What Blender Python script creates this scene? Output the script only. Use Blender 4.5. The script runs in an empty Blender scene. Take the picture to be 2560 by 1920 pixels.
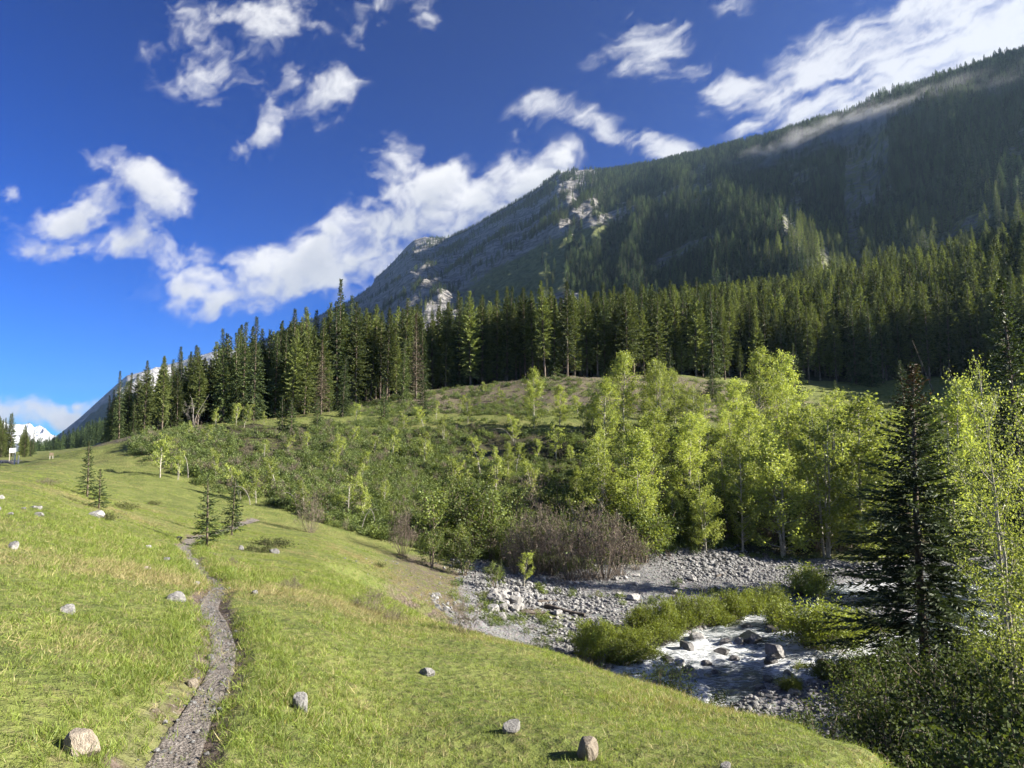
import bpy, math, random
import numpy as np
from mathutils import Vector, Matrix, Euler

# ------------------------------------------------------------------ camera, sky, sun, exposure
random.seed(5)
F = 1775.0                      # focal length in photograph pixels (2560 wide)
PITCH = math.atan(170.0 / F)
cP, sP = math.cos(PITCH), math.sin(PITCH)
CLOUD = 0.29                    # radiance of the brightest cloud
SUN_AZ, SUN_EL = math.radians(97), math.radians(27)
scene = bpy.context.scene
C = scene.collection

cam_d = bpy.data.cameras.new('camera')
cam = bpy.data.objects.new('camera', cam_d)
C.objects.link(cam)
cam_d.sensor_width = 36.0
cam_d.lens = 36.0 * F / 2560.0
cam_d.clip_start = 0.05
cam_d.clip_end = 30000.0
cam.location = (0, 0, 0)
cam.rotation_euler = (math.pi / 2 + PITCH, 0, 0)
scene.camera = cam

scene.view_settings.view_transform = 'Standard'
scene.view_settings.look = 'None'
scene.view_settings.gamma = 1.0
scene.view_settings.use_curve_mapping = False
scene.view_settings.exposure = 2.0

scene.cycles.use_denoising = True
scene.cycles.max_bounces = 6
scene.cycles.diffuse_bounces = 3
scene.cycles.glossy_bounces = 2
scene.cycles.transmission_bounces = 4
scene.cycles.transparent_max_bounces = 4
scene.cycles.volume_bounces = 0
scene.cycles.use_adaptive_sampling = True
scene.cycles.adaptive_threshold = 0.02
scene.cycles.sample_clamp_indirect = 4.0
scene.cycles.caustics_reflective = False
scene.cycles.caustics_refractive = False

sun_vec = Vector((math.cos(SUN_EL) * math.sin(SUN_AZ), math.cos(SUN_EL) * math.cos(SUN_AZ), math.sin(SUN_EL)))
sl = bpy.data.lights.new('sun', 'SUN')
sl.energy = 5.0
sl.angle = math.radians(0.5)
sl.color = (1.0, 0.93, 0.80)
so = bpy.data.objects.new('sun', sl)
C.objects.link(so)
so.rotation_euler = (-sun_vec).to_track_quat('-Z', 'Y').to_euler()
so.location = sun_vec * 60


class NT:
    """tiny node-tree helper"""
    def __init__(s, nt):
        s.nt = nt
        s.N = nt.nodes
        s.L = nt.links

    def n(s, t, **kw):
        nd = s.N.new(t)
        for k, v in kw.items():
            if k.startswith('_'):
                continue
            setattr(nd, k, v)
        return nd

    def set(s, sock, v):
        if isinstance(v, bpy.types.NodeSocket):
            s.L.new(v, sock)
        elif v is not None:
            sock.default_value = v

    def math(s, op, a, b=None, c=None, clamp=False):
        nd = s.N.new('ShaderNodeMath')
        nd.operation = op
        nd.use_clamp = clamp
        s.set(nd.inputs[0], a)
        s.set(nd.inputs[1], b)
        s.set(nd.inputs[2], c)
        return nd.outputs[0]

    def vm(s, op, a, b=None):
        nd = s.N.new('ShaderNodeVectorMath')
        nd.operation = op
        s.set(nd.inputs[0], a)
        s.set(nd.inputs[1], b)
        return nd.outputs['Value'] if op in ('LENGTH', 'DOT_PRODUCT', 'DISTANCE') else nd.outputs[0]

    def mixc(s, f, a, b, blend='MIX'):
        nd = s.N.new('ShaderNodeMix')
        nd.data_type = 'RGBA'
        nd.blend_type = blend
        s.set(nd.inputs[0], f)
        s.set(nd.inputs[6], a if isinstance(a, bpy.types.NodeSocket) else (*a, 1))
        s.set(nd.inputs[7], b if isinstance(b, bpy.types.NodeSocket) else (*b, 1))
        return nd.outputs[2]

    def mr(s, v, a, b, c=0.0, d=1.0, smooth=True):
        nd = s.N.new('ShaderNodeMapRange')
        nd.interpolation_type = 'SMOOTHSTEP' if smooth else 'LINEAR'
        s.set(nd.inputs[0], v)
        for i, x in enumerate((a, b, c, d)):
            s.set(nd.inputs[1 + i], x)
        return nd.outputs[0]

    def noise(s, vec, scale, detail=4, rough=0.55, dist=0.0, out=0):
        nd = s.N.new('ShaderNodeTexNoise')
        if vec is not None:
            s.L.new(vec, nd.inputs['Vector'])
        s.set(nd.inputs['Scale'], scale)
        s.set(nd.inputs['Detail'], detail)
        s.set(nd.inputs['Roughness'], rough)
        s.set(nd.inputs['Distortion'], dist)
        return nd.outputs[out]

    def attr(s, name, out='Fac'):
        nd = s.N.new('ShaderNodeAttribute')
        nd.attribute_name = name
        return nd.outputs[out]


def pix(u, v):
    """photograph pixel -> (azimuth, tan elevation) as seen from the standing point"""
    xc = (u - 1280.0) / F
    yc = (960.0 - v) / F
    fw = cP - sP * yc
    z = sP + cP * yc
    return np.arctan2(xc, fw), z / np.hypot(xc, fw)


def gno(u, v):
    xc = (u - 1280.0) / F
    yc = (960.0 - v) / F
    fw = cP - sP * yc
    return xc / fw, (sP + cP * yc) / fw


# ---- world: Nishita sky with cumulus and cirrus, laid out by sky direction
world = bpy.data.worlds.new('World')
scene.world = world
world.use_nodes = True
w = NT(world.node_tree)
w.N.clear()
wo = w.n('ShaderNodeOutputWorld')
bg = w.n('ShaderNodeBackground')
bg.inputs['Strength'].default_value = 0.05
sky = w.n('ShaderNodeTexSky', sky_type='NISHITA', sun_disc=False)
sky.sun_elevation = SUN_EL
sky.sun_rotation = SUN_AZ
sky.altitude = 1800
sky.air_density = 1.0
sky.dust_density = 0.25
sky.ozone_density = 3.0

CUMULUS = [  # u, v, half width, half height, tilt (deg, + = rising to the right), weight
    (470, 115, 105, 105, 0, 1.0), (620, 50, 150, 95, 0, .85), (790, 60, 120, 120, -30, .7), (590, 150, 120, 60, 20, .6),
    (860, 150, 50, 70, -50, .55), (1000, 10, 110, 80, -20, .7), (1070, 50, 40, 45, 0, .75),
    (720, 220, 150, 60, -25, .7), (850, 215, 85, 45, 25, .8), (690, 290, 35, 75, 0, .8), (640, 345, 95, 35, 30, .95), (560, 370, 60, 35, -20, .8),
    (550, 258, 45, 18, 0, .4),
    (240, 525, 200, 50, 6, 1.0), (400, 500, 95, 50, -18, 1.0), (330, 428, 110, 34, -22, .9), (120, 550, 70, 35, 0, .8), (5, 480, 35, 55, 0, .8),
    (120, 615, 100, 26, -5, .7), (330, 610, 75, 38, 20, .95), (300, 640, 50, 25, 0, .6),
    (440, 690, 85, 75, -30, 1.15), (530, 735, 130, 45, -18, 1.15), (510, 780, 60, 28, 15, .8), (420, 640, 60, 40, 0, .8),
    (640, 665, 90, 40, 10, .9), (760, 680, 120, 70, 8, 1.1), (850, 640, 130, 95, 20, 1.25), (960, 620, 160, 110, 30, 1.3),
    (1080, 560, 170, 105, 33, 1.3), (1230, 490, 170, 80, 38, 1.3), (1360, 430, 80, 45, 38, 1.1), (800, 720, 90, 40, 10, .8),
    (880, 545, 110, 55, 10, 1.05), (1010, 490, 130, 55, 28, 1.0), (1110, 440, 90, 40, 32, .85), (960, 405, 85, 48, 15, 1.05), (1000, 345, 28, 35, 0, .6),
    (60, 1058, 150, 38, 0, 1.1), (190, 1030, 90, 24, 15, .9), (-90, 1050, 150, 45, 0, 1.0), (205, 1003, 16, 8, 0, .8), (300, 1010, 90, 30, 10, .7),
]
CIRRUS = [
    (1640, 90, 70, 75, -30, .8), (1590, 130, 60, 45, 25, .65), (1540, 170, 60, 30, 0, .5), (1690, 150, 60, 60, 0, .6),
    (1800, 165, 120, 40, -38, .75), (1830, 250, 70, 75, -50, .85), (1960, 255, 115, 50, -15, .95), (1800, 215, 70, 30, -10, .7), (1860, 310, 40, 20, 0, .6),
    (1340, 275, 75, 32, 12, .85), (1470, 315, 110, 30, -22, .75), (1620, 355, 150, 36, -15, .95), (1740, 385, 90, 22, 0, .7), (1270, 330, 30, 18, 0, .45),
    (2300, 110, 330, 120, 22, 1.1), (2480, 60, 260, 150, 20, 1.4), (2200, 210, 260, 40, 25, .85), (2080, 130, 120, 45, 28, .5), (2650, 40, 250, 200, 20, .95),
    (1860, 10, 60, 28, 0, .6), (2050, 310, 160, 40, 20, .5), (2400, 190, 220, 60, 25, 1.05), (2200, 60, 200, 60, 20, .55), (700, 720, 500, 25, 0, .12),
]

# deepen the blue: contrast curve over the whole sky
pre = w.mixc(1.0, sky.outputs[0], (0.134, 0.186, 0.242), 'MULTIPLY')
gm = w.n('ShaderNodeGamma')
gm.inputs[1].default_value = 1.6
w.L.new(pre, gm.inputs[0])
skyc = w.mixc(1.0, gm.outputs[0], (1.0, 2.2, 3.0), 'MULTIPLY')
w.L.new(skyc, bg.inputs[0])
w.L.new(bg.outputs[0], wo.inputs[0])

# ------------------------------------------------------------------ utilities
RNG = np.random.default_rng(7)


def hash2(ix, iy, seed):
    h = (ix.astype(np.int64) * 374761393 + iy.astype(np.int64) * 668265263 + seed * 144665) & 0xFFFFFFFF
    h = ((h ^ (h >> 13)) * 1274126177) & 0xFFFFFFFF
    h = (h ^ (h >> 16)) & 0xFFFFFFFF
    return h / 4294967295.0


def vnoise(x, y, seed=0):
    x = np.asarray(x, float)
    y = np.asarray(y, float)
    ix, iy = np.floor(x), np.floor(y)
    fx, fy = x - ix, y - iy
    fx = fx * fx * (3 - 2 * fx)
    fy = fy * fy * (3 - 2 * fy)
    a, b = hash2(ix, iy, seed), hash2(ix + 1, iy, seed)
    c, d = hash2(ix, iy + 1, seed), hash2(ix + 1, iy + 1, seed)
    return (a + (b - a) * fx) * (1 - fy) + (c + (d - c) * fx) * fy


def fbm(x, y, octv=4, seed=0, gain=.5):
    s, amp, tot = 0, 1.0, 0
    for o in range(octv):
        s = s + amp * vnoise(x * 2 ** o + 17.3 * o, y * 2 ** o - 9.1 * o, seed + o)
        tot += amp
        amp *= gain
    return s / tot - .5


def sstep(a, b, x):
    t = np.clip((x - a) / (b - a), 0, 1)
    return t * t * (3 - 2 * t)


def mesh_obj(name, parts, mats, parent=None, smooth=False, attrs=None, link=True):
    """parts: list of (verts Nx3, faces Mxk, material index, per-face tint or None) -> one mesh object"""
    vs, lv, ls, lt, mi, ti = [], [], [], [], [], []
    vo = lo = 0
    for p in parts:
        v, f = np.asarray(p[0], np.float32), np.asarray(p[1], np.int64)
        m = p[2] if len(p) > 2 else 0
        t = p[3] if len(p) > 3 and p[3] is not None else np.full(len(f), .5)
        vs.append(v)
        k = f.shape[1]
        lv.append((f + vo).ravel())
        ls.append(lo + np.arange(len(f)) * k)
        lt.append(np.full(len(f), k))
        mi.append(np.full(len(f), m))
        ti.append(t)
        vo += len(v)
        lo += f.size
    vs = np.concatenate(vs)
    lv = np.concatenate(lv)
    ls = np.concatenate(ls)
    lt = np.concatenate(lt)
    me = bpy.data.meshes.new(name)
    me.vertices.add(len(vs))
    me.vertices.foreach_set('co', vs.ravel().astype(np.float32))
    me.loops.add(len(lv))
    me.loops.foreach_set('vertex_index', lv.astype(np.int32))
    me.polygons.add(len(ls))
    me.polygons.foreach_set('loop_start', ls.astype(np.int32))
    me.polygons.foreach_set('loop_total', lt.astype(np.int32))
    me.polygons.foreach_set('material_index', np.concatenate(mi).astype(np.int32))
    me.polygons.foreach_set('use_smooth', np.full(len(ls), smooth))
    a = me.attributes.new('tint', 'FLOAT', 'FACE')
    a.data.foreach_set('value', np.concatenate(ti).astype(np.float32))
    if attrs:
        for k, val in attrs.items():
            a = me.attributes.new(k, 'FLOAT', 'POINT')
            a.data.foreach_set('value', np.asarray(val, np.float32).ravel())
    for m in mats:
        me.materials.append(m)
    me.update(calc_edges=True)
    o = bpy.data.objects.new(name, me)
    if link:
        C.objects.link(o)
    if parent is not None:
        o.parent = parent
    return o


def tag(o, label=None, cat=None, group=None, kind=None):
    if label:
        o['label'] = label
    if cat:
        o['category'] = cat
    if group:
        o['group'] = group
    if kind:
        o['kind'] = kind
    return o


def empty(name, loc=(0, 0, 0), rz=0.0, sc=1.0):
    o = bpy.data.objects.new(name, None)
    C.objects.link(o)
    o.location = loc
    o.rotation_euler = (0, 0, rz)
    o.scale = (sc, sc, sc) if np.isscalar(sc) else sc
    o.empty_display_size = .2
    return o


def grid_faces(nr, nc):
    i = np.arange(nr - 1)[:, None] * nc + np.arange(nc - 1)[None, :]
    return np.stack([i, i + 1, i + nc + 1, i + nc], -1).reshape(-1, 4)


# ------------------------------------------------------------------ terrain heights (polar sheet round the standing point)
COLS = {  # azimuth column (by photograph column u) : (radius m, height m or photograph row)
    0:    [(3, -1.25), (6, 1560), (10, 1400), (18, 1270), (28, 1198), (40, 1176), (60, -1.30), (75, -1.55), (127, -1.75), (200, -1.5), (420, 0)],
    130:  [(3, -1.3), (5.5, 1640), (10, 1425), (18, 1300), (30, 1225), (45, 1180), (62, 1150), (74, 1142), (100, -1.8), (127, -1.95), (200, -1.5), (420, 0)],
    250:  [(3, -1.38), (5, 1700), (10, 1440), (18, 1330), (30, 1268), (45, 1232), (60, 1175), (72, 1122), (79, 1104), (95, 0.6), (150, 0), (420, 4)],
    370:  [(3, -1.45), (5, 1740), (10, 1462), (18, 1362), (30, 1305), (45, 1255), (60, 1165), (70, 1095), (78, 1068), (95, 2.4), (150, 3), (420, 6)],
    500:  [(3, -1.5), (6, 1650), (10, 1480), (17, 1400), (25, 1365), (38, 1312), (50, 1250), (60, 1180), (70, 1092), (78, 1062), (100, 3.3), (150, 4), (420, 12)],
    800:  [(3, -1.58), (5, 1800), (7.5, 1600), (11, 1490), (16, 1440), (28, 1380), (40, 1340), (46, 1322), (60, 1180), (72, 1090), (77, 1060), (88, 1050), (100, 1030), (150, 8), (420, 22)],
    960:  [(3, -1.62), (5.5, 1790), (8, 1632), (11, 1548), (14, 1512), (17, 1492), (26, 1452), (36, 1415), (45, 1378), (60, 1225), (72, 1128), (79, 1072), (84, 1057), (92, 1045), (104, 1010), (112, 985), (150, 11), (420, 30)],
    1130: [(3, -1.68), (5.5, 1800), (8, 1660), (11.5, 1562), (20, -4.9), (30, -6.7), (40, 1460), (46, 1405), (60, 1270), (72, 1165), (80, 1088), (84, 1058), (93, 1045), (105, 1000), (118, 962), (126, 11.4), (160, 13), (420, 40)],
    1400: [(3, -1.70), (5, 1840), (8, 1695), (10.5, 1635), (12, -3.35), (15, -4.9), (22, -7.2), (30, -8.2), (36, -8.3), (42, -8.1), (45.5, -7.9), (60, 1280), (72, 1155), (78, 1075), (86, 1056), (100, 1000), (114, 935), (122, 12.8), (160, 17), (250, 36), (420, 80)],
    1700: [(3, -1.68), (5, 1862), (7, 1782), (8.8, 1742), (10, -3.2), (13, -4.9), (18, -7.2), (24, -8.4), (30, -8.5), (36, -8.4), (42, -8.3), (52, -8.0), (64, 1250), (74, 1150), (80, 1085), (90, 1065), (104, 1010), (125, 930), (132, 14), (165, 23), (220, 33), (300, 50), (420, 84)],
    2000: [(3, -1.62), (4.5, 1900), (6, 1842), (7.4, 1808), (8.4, -3.0), (10, -4.1), (13, -6.1), (18, -8.1), (24, -8.6), (33, -8.5), (48, -8.4), (56, -8.2), (62, -8.0), (74, -4.2), (84, -.4), (90, 1095), (102, 1070), (118, 1020), (140, 13), (180, 24), (240, 40), (320, 62), (420, 98)],
    2200: [(3, -1.66), (4.5, -2.0), (6.2, 1858), (7.2, -2.95), (9, -4.3), (13, -6.6), (17, -8.1), (24, -8.6), (40, -8.5), (65, -8.3), (70, -8), (95, -.2), (105, 1.8), (120, 4), (145, 12), (180, 25), (240, 43), (320, 66), (420, 100)],
    2300: [(3, -1.66), (5, -2.2), (6.2, -2.85), (8, -4.2), (12, -7), (16, -8.2), (24, -8.6), (44, -8.5), (65, -8.3), (72, -8), (95, 0), (105, 2), (120, 4), (145, 12), (180, 25), (240, 43), (320, 66), (420, 100)],
    2560: [(3, -1.95), (6, -3.6), (10, -6.2), (14, -7.8), (20, -8.5), (57, -8.4), (78, -8), (100, -1), (110, 1), (150, 13), (190, 30), (240, 45), (320, 68), (420, 102)],
}
AZX = {  # further columns by azimuth in degrees
    46: [(3, -2.1), (8, -5), (14, -7.8), (20, -8.4), (80, -8), (110, 0), (150, 11), (190, 32), (320, 105), (420, 160)],
    62: [(3, -2.3), (8, -4.9), (15, -7.8), (22, -8.3), (90, -8), (130, 0), (420, 40)],
    90: [(3, -2.3), (8, -4.6), (17, -7.8), (24, -8.2), (90, -8), (140, -4), (420, 2)],
    135: [(3, -2.0), (10, -3.4), (25, -6), (420, -7)],
    180: [(3, -1.55), (20, -2.4), (420, -4)],
    -135: [(3, -1.2), (20, -1), (420, 0)],
    -90: [(3, -1.15), (10, -.9), (30, -.5), (420, 1)],
    -62: [(3, -1.2), (10, -1.1), (30, -.8), (100, -1.3), (420, 0)],
    -46: [(3, -1.22), (8, -1.2), (25, -1.1), (45, -1.4), (100, -1.7), (127, -1.8), (420, 0)],
}
LR = np.arange(math.log(.5), math.log(430), .0135)
RR = np.exp(LR)
cols = []
for u, pr in COLS.items():
    az0 = float(pix(u, 1300)[0])
    rs, zs_ = [0.5], [-1.6]
    for r, v in pr:
        if v > 300:
            t = float(pix(u, v)[1])
            v = r * t
        rs.append(r)
        zs_.append(v)
    cols.append((az0, np.interp(LR, np.log(rs), zs_)))
for a, pr in AZX.items():
    rs = [.5] + [p[0] for p in pr]
    zz = [-1.6] + [p[1] for p in pr]
    cols.append((math.radians(a), np.interp(LR, np.log(rs), zz)))
cols.sort(key=lambda c: c[0])
cols = [(cols[-1][0] - 2 * math.pi, cols[-1][1])] + cols + [(cols[0][0] + 2 * math.pi, cols[0][1])]
caz = np.array([c[0] for c in cols])
cz = np.stack([c[1] for c in cols])
fine = np.radians(np.arange(-50, 50.01, .2))
AZ = np.concatenate([np.radians(np.arange(-180, -50, 2.5)), fine, np.radians(np.arange(52.5, 180.01, 2.5))])
ZG = np.empty((len(AZ), len(RR)))
for j in range(len(RR)):
    ZG[:, j] = np.interp(AZ, caz, cz[:, j])


def gsm(a, sig, axis):
    k = int(3 * sig + 1)
    w_ = np.exp(-.5 * (np.arange(-k, k + 1) / sig) ** 2)
    w_ /= w_.sum()
    pad = [(0, 0), (0, 0)]
    pad[axis] = (k, k)
    b = np.pad(a, pad, mode='edge')
    out = 0
    for i, ww in enumerate(w_):
        sl_ = [slice(None), slice(None)]
        sl_[axis] = slice(i, i + a.shape[axis])
        out = out + ww * b[tuple(sl_)]
    return out


i0, i1 = np.searchsorted(AZ, math.radians(-50)), np.searchsorted(AZ, math.radians(50.01))
ZG = gsm(ZG, 1.7, 1)
ZG[i0:i1] = gsm(ZG, 7.0, 0)[i0:i1]
XG = np.sin(AZ)[:, None] * RR[None, :]
YG = np.cos(AZ)[:, None] * RR[None, :]


def zt(x, y):
    """ground height at x, y (bilinear on the polar sheet)"""
    x, y = np.asarray(x, float), np.asarray(y, float)
    a = np.arctan2(x, y)
    r = np.clip(np.hypot(x, y), RR[0], RR[-1] * .999)
    fa = np.interp(a, AZ, np.arange(len(AZ)))
    ia = np.clip(fa.astype(int), 0, len(AZ) - 2)
    fa = fa - ia
    fr = (np.log(r) - LR[0]) / .0135
    ir = np.clip(fr.astype(int), 0, len(RR) - 2)
    fr = fr - ir
    return (ZG[ia, ir] * (1 - fa) + ZG[ia + 1, ir] * fa) * (1 - fr) + (ZG[ia, ir + 1] * (1 - fa) + ZG[ia + 1, ir + 1] * fa) * fr


def place(u, v, rmin=2.0, rmax=400.0):
    """first ground point met along the line of sight through a photograph pixel"""
    a, t = pix(u, v)
    r = np.exp(np.linspace(math.log(rmin), math.log(rmax), 1500))
    x, y = np.sin(a) * r, np.cos(a) * r
    g = zt(x, y)
    hit = np.nonzero(g >= r * t)[0]
    k = hit[0] if len(hit) else len(r) - 1
    return float(x[k]), float(y[k]), float(g[k]), float(r[k])


def at_r(u, r, v=1200):
    a, _ = pix(u, v)
    x, y = float(np.sin(a) * r), float(np.cos(a) * r)
    return x, y, float(zt(x, y)), r


# ---- creek courses on the valley floor
def on_level(u, v, z):
    a, t = pix(u, v)
    r = z / t
    return float(np.sin(a) * r), float(np.cos(a) * r)


def wlev(x, y):
    return -8.62 + .012 * (np.hypot(x, y) - 34)


def course(pts):
    out = []
    for u, v, hw in pts:
        x, y = on_level(u, v, -8.6)
        out.append((x, y, hw * .82))
    p = np.array(out)
    d = np.concatenate([[0], np.cumsum(np.hypot(np.diff(p[:, 0]), np.diff(p[:, 1])))])
    s = np.arange(0, d[-1], .4)
    q = np.stack([np.interp(s, d, p[:, i]) for i in range(3)], 1)
    for i in range(2):
        q[:, i] = np.convolve(np.pad(q[:, i], 6, mode='edge'), np.ones(13) / 13, 'valid')
    return q


CREEK = [course([(3100, 1420, 2.8), (2750, 1440, 2.8), (2500, 1462, 2.6), (2300, 1482, 2.4), (2140, 1492, 2.4), (2010, 1520, 1.9), (1930, 1560, 1.6), (1860, 1600, 2.0), (1790, 1650, 2.6), (1700, 1690, 2.6), (1600, 1740, 2.4), (1480, 1800, 2.4), (1300, 1830, 2.2), (1000, 1800, 2.2)]),
         course([(2560, 1500, 1.3), (2420, 1550, 1.5), (2310, 1600, 1.6), (2180, 1640, 1.6), (2050, 1655, 1.5), (1940, 1660, 1.6), (1840, 1668, 1.8)])]


def creek_d(x, y):
    """signed distance to the water's edge (negative in the water)"""
    best = np.full(np.shape(x), 1e9)
    for q in CREEK:
        for k in range(0, len(q)):
            m = np.hypot(x - q[k, 0], y - q[k, 1]) - q[k, 2]
            best = np.minimum(best, m)
    return best


near = (RR > 12) & (RR < 90)
sub = np.ix_(np.arange(i0, i1), np.nonzero(near)[0])
CD = np.full(ZG.shape, 99.0)
CD[sub] = creek_d(XG[sub], YG[sub])
carve = 1 - sstep(-.6, 1.6, CD)
bed = wlev(XG, YG) - .45 + .35 * fbm(XG * 1.3, YG * 1.3, 3, 5)
flat = (1 - sstep(1.0, 7.0, CD)) * .75
bar = wlev(XG, YG) + .28 + .35 * fbm(XG * .35, YG * .35, 3, 9)
low = ZG < -6.4
ZG = np.where(low, ZG * (1 - flat) + bar * flat, ZG)
ZG = ZG * (1 - carve) + np.minimum(ZG, bed) * carve

# relief: hummocks and small steps
amp = np.clip(RR / 60, .12, 1.0)[None, :]
ZG = ZG + amp * .55 * fbm(XG * .16, YG * .16, 4, 21) * sstep(3, 14, RR)[None, :]
ZG = ZG + .10 * fbm(XG * 1.1, YG * 1.1, 3, 31) * sstep(1.5, 4, RR)[None, :]
ZG = ZG + np.clip(RR / 60, 0, 1.2)[None, :] * .5 * fbm(XG * .5, YG * .5, 3, 41) * sstep(45, 60, RR)[None, :]

# ---- trail
TRAIL = [(330, 2040, 80), (395, 1935, 66), (446, 1850, 50), (494, 1758, 36), (548, 1670, 29), (563, 1611, 24), (549, 1552, 22), (520, 1505, 22), (528, 1485, 20),
         (552, 1462, 14), (537, 1447, 10), (505, 1426, 9), (494, 1411, 8), (479, 1388, 7.5), (460, 1366, 7)]
TRAIL2 = [(460, 1362, 6), (478, 1345, 6), (546, 1327, 6), (588, 1312, 6), (640, 1295, 5)]
tp = []
for (u, v, hw) in TRAIL + TRAIL2:
    x, y, z, r = place(u, v)
    tp.append((x, y, max(hw * .66 * math.hypot(r, z) / F, .06 + .003 * r)))
tp = np.array(tp)
td = np.concatenate([[0], np.cumsum(np.hypot(np.diff(tp[:, 0]), np.diff(tp[:, 1])))])
ts = np.arange(0, td[-1], .09)
TR = np.stack([np.interp(ts, td, tp[:, i]) for i in range(3)], 1)
for _ in range(2):
    for i in range(3):
        TR[:, i] = np.convolve(np.pad(TR[:, i], 3, mode='edge'), np.ones(7) / 7, 'valid')


def trail_d(x, y):
    x, y = np.asarray(x, float), np.asarray(y, float)
    best = np.full(x.shape, 1e9)
    for k in range(0, len(TR), 2):
        best = np.minimum(best, np.hypot(x - TR[k, 0], y - TR[k, 1]) - TR[k, 2])
    return best


tm = (RR < 70) & (RR > 1)
tsub = np.ix_(np.arange(i0, i1), np.nonzero(tm)[0])
TD = np.full(ZG.shape, 99.0)
TD[tsub] = trail_d(XG[tsub], YG[tsub])
ZG0 = ZG.copy()
ZG = ZG - .10 * (1 - sstep(-.04, .22, TD))

# ---- what grows where (surface masks)
GRAV = np.clip((1 - sstep(2.0, 9.5, CD + 3.0 * fbm(XG * .3, YG * .3, 3, 51))), 0, 1) * (ZG < -6.2)
ua, _ = pix(1000, 1300), 0
azG = AZ[:, None] + 0 * XG
rG = RR[None, :] + 0 * XG
u_of = lambda a: 1280 + F * np.tan(a)
UG = u_of(np.clip(azG, -1.2, 1.2))
# dry gravel fan left of the creek
fan = sstep(1090, 1230, UG) * (1 - sstep(2500, 2750, UG)) * sstep(29, 33, rG) * (1 - sstep(48 + (UG - 1300) * .012, 52 + (UG - 1300) * .012, rG)) * (ZG < -5.8)
GRAV = np.maximum(GRAV, fan * sstep(-.25, .1, fbm(XG * .25, YG * .25, 3, 61) + .2))
# stony brown slopes: the upper bank below the forest, and the side of the valley above the creek
SOIL = sstep(840, 1050, UG) * sstep(92, 96, rG) * (1 - sstep(120, 135, rG)) * .56
SOIL = np.maximum(SOIL, sstep(800, 1050, UG) * (1 - sstep(1300, 1500, UG)) * sstep(15, 24, rG) * (1 - sstep(44, 49, rG)) * .55)
SOIL = np.maximum(SOIL, sstep(1350, 1500, UG) * sstep(66, 72, rG) * (1 - sstep(79, 82, rG)) * .9)
SOIL = np.maximum(SOIL, sstep(130, 250, UG) * (1 - sstep(330, 430, UG)) * sstep(72, 77, rG) * (1 - sstep(80, 84, rG)) * .6)
SOIL = np.maximum(SOIL, .8 * (1 - sstep(.02, .3, TD)))
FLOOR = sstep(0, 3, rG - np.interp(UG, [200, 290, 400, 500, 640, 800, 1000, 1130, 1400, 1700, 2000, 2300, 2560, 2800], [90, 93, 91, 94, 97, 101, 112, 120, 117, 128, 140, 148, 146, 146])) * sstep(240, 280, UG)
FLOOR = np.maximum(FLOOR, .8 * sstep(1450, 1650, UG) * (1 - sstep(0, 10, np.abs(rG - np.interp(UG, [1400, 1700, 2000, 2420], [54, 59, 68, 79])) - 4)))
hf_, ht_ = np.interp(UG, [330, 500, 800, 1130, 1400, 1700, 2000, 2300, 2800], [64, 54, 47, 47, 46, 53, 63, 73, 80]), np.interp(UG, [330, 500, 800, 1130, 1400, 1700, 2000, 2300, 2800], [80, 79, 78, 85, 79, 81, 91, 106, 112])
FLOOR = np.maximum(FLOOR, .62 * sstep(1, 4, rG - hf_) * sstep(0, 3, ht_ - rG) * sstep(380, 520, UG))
LUSH = (1 - sstep(16, 26, rG)) * (1 - .6 * sstep(0, .25, fbm(XG * .25, YG * .25, 3, 71)))

# ------------------------------------------------------------------ materials
def new_mat(name):
    m = bpy.data.materials.new(name)
    m.use_nodes = True
    t = NT(m.node_tree)
    t.N.clear()
    out = t.n('ShaderNodeOutputMaterial')
    return m, t, out


def pbsdf(t, col, rough=.8, spec=.3):
    b = t.n('ShaderNodeBsdfPrincipled')
    t.set(b.inputs['Base Color'], col if isinstance(col, bpy.types.NodeSocket) else (*col, 1))
    t.set(b.inputs['Roughness'], rough)
    b.inputs['Specular IOR Level'].default_value = spec
    return b


def bump(t, b, h, dist, strength=1.0):
    nd = t.n('ShaderNodeBump')
    nd.inputs['Strength'].default_value = strength
    nd.inputs['Distance'].default_value = dist
    t.L.new(h, nd.inputs['Height'])
    t.L.new(nd.outputs[0], b.inputs['Normal'])


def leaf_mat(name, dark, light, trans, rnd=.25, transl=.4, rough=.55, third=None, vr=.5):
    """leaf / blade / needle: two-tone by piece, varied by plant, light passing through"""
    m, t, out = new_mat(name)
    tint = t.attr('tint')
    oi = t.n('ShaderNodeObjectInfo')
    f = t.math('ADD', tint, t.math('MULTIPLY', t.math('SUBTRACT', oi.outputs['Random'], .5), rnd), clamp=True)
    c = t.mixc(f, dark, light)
    if third is not None:
        c = t.mixc(t.mr(tint, .93, .97), c, third)
    hv = t.n('ShaderNodeHueSaturation')
    t.L.new(c, hv.inputs['Color'])
    t.L.new(t.math('MULTIPLY_ADD', oi.outputs['Random'], vr, 1 - vr / 2), hv.inputs['Value'])
    b = pbsdf(t, hv.outputs[0], rough, .25)
    if transl > 0:
        tr = t.n('ShaderNodeBsdfTranslucent')
        c2 = t.mixc(1.0, hv.outputs[0], trans, 'MULTIPLY')
        t.L.new(c2, tr.inputs[0])
        mx = t.n('ShaderNodeMixShader')
        mx.inputs[0].default_value = transl
        t.L.new(b.outputs[0], mx.inputs[1])
        t.L.new(tr.outputs[0], mx.inputs[2])
        t.L.new(mx.outputs[0], out.inputs[0])
    else:
        t.L.new(b.outputs[0], out.inputs[0])
    return m


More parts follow.
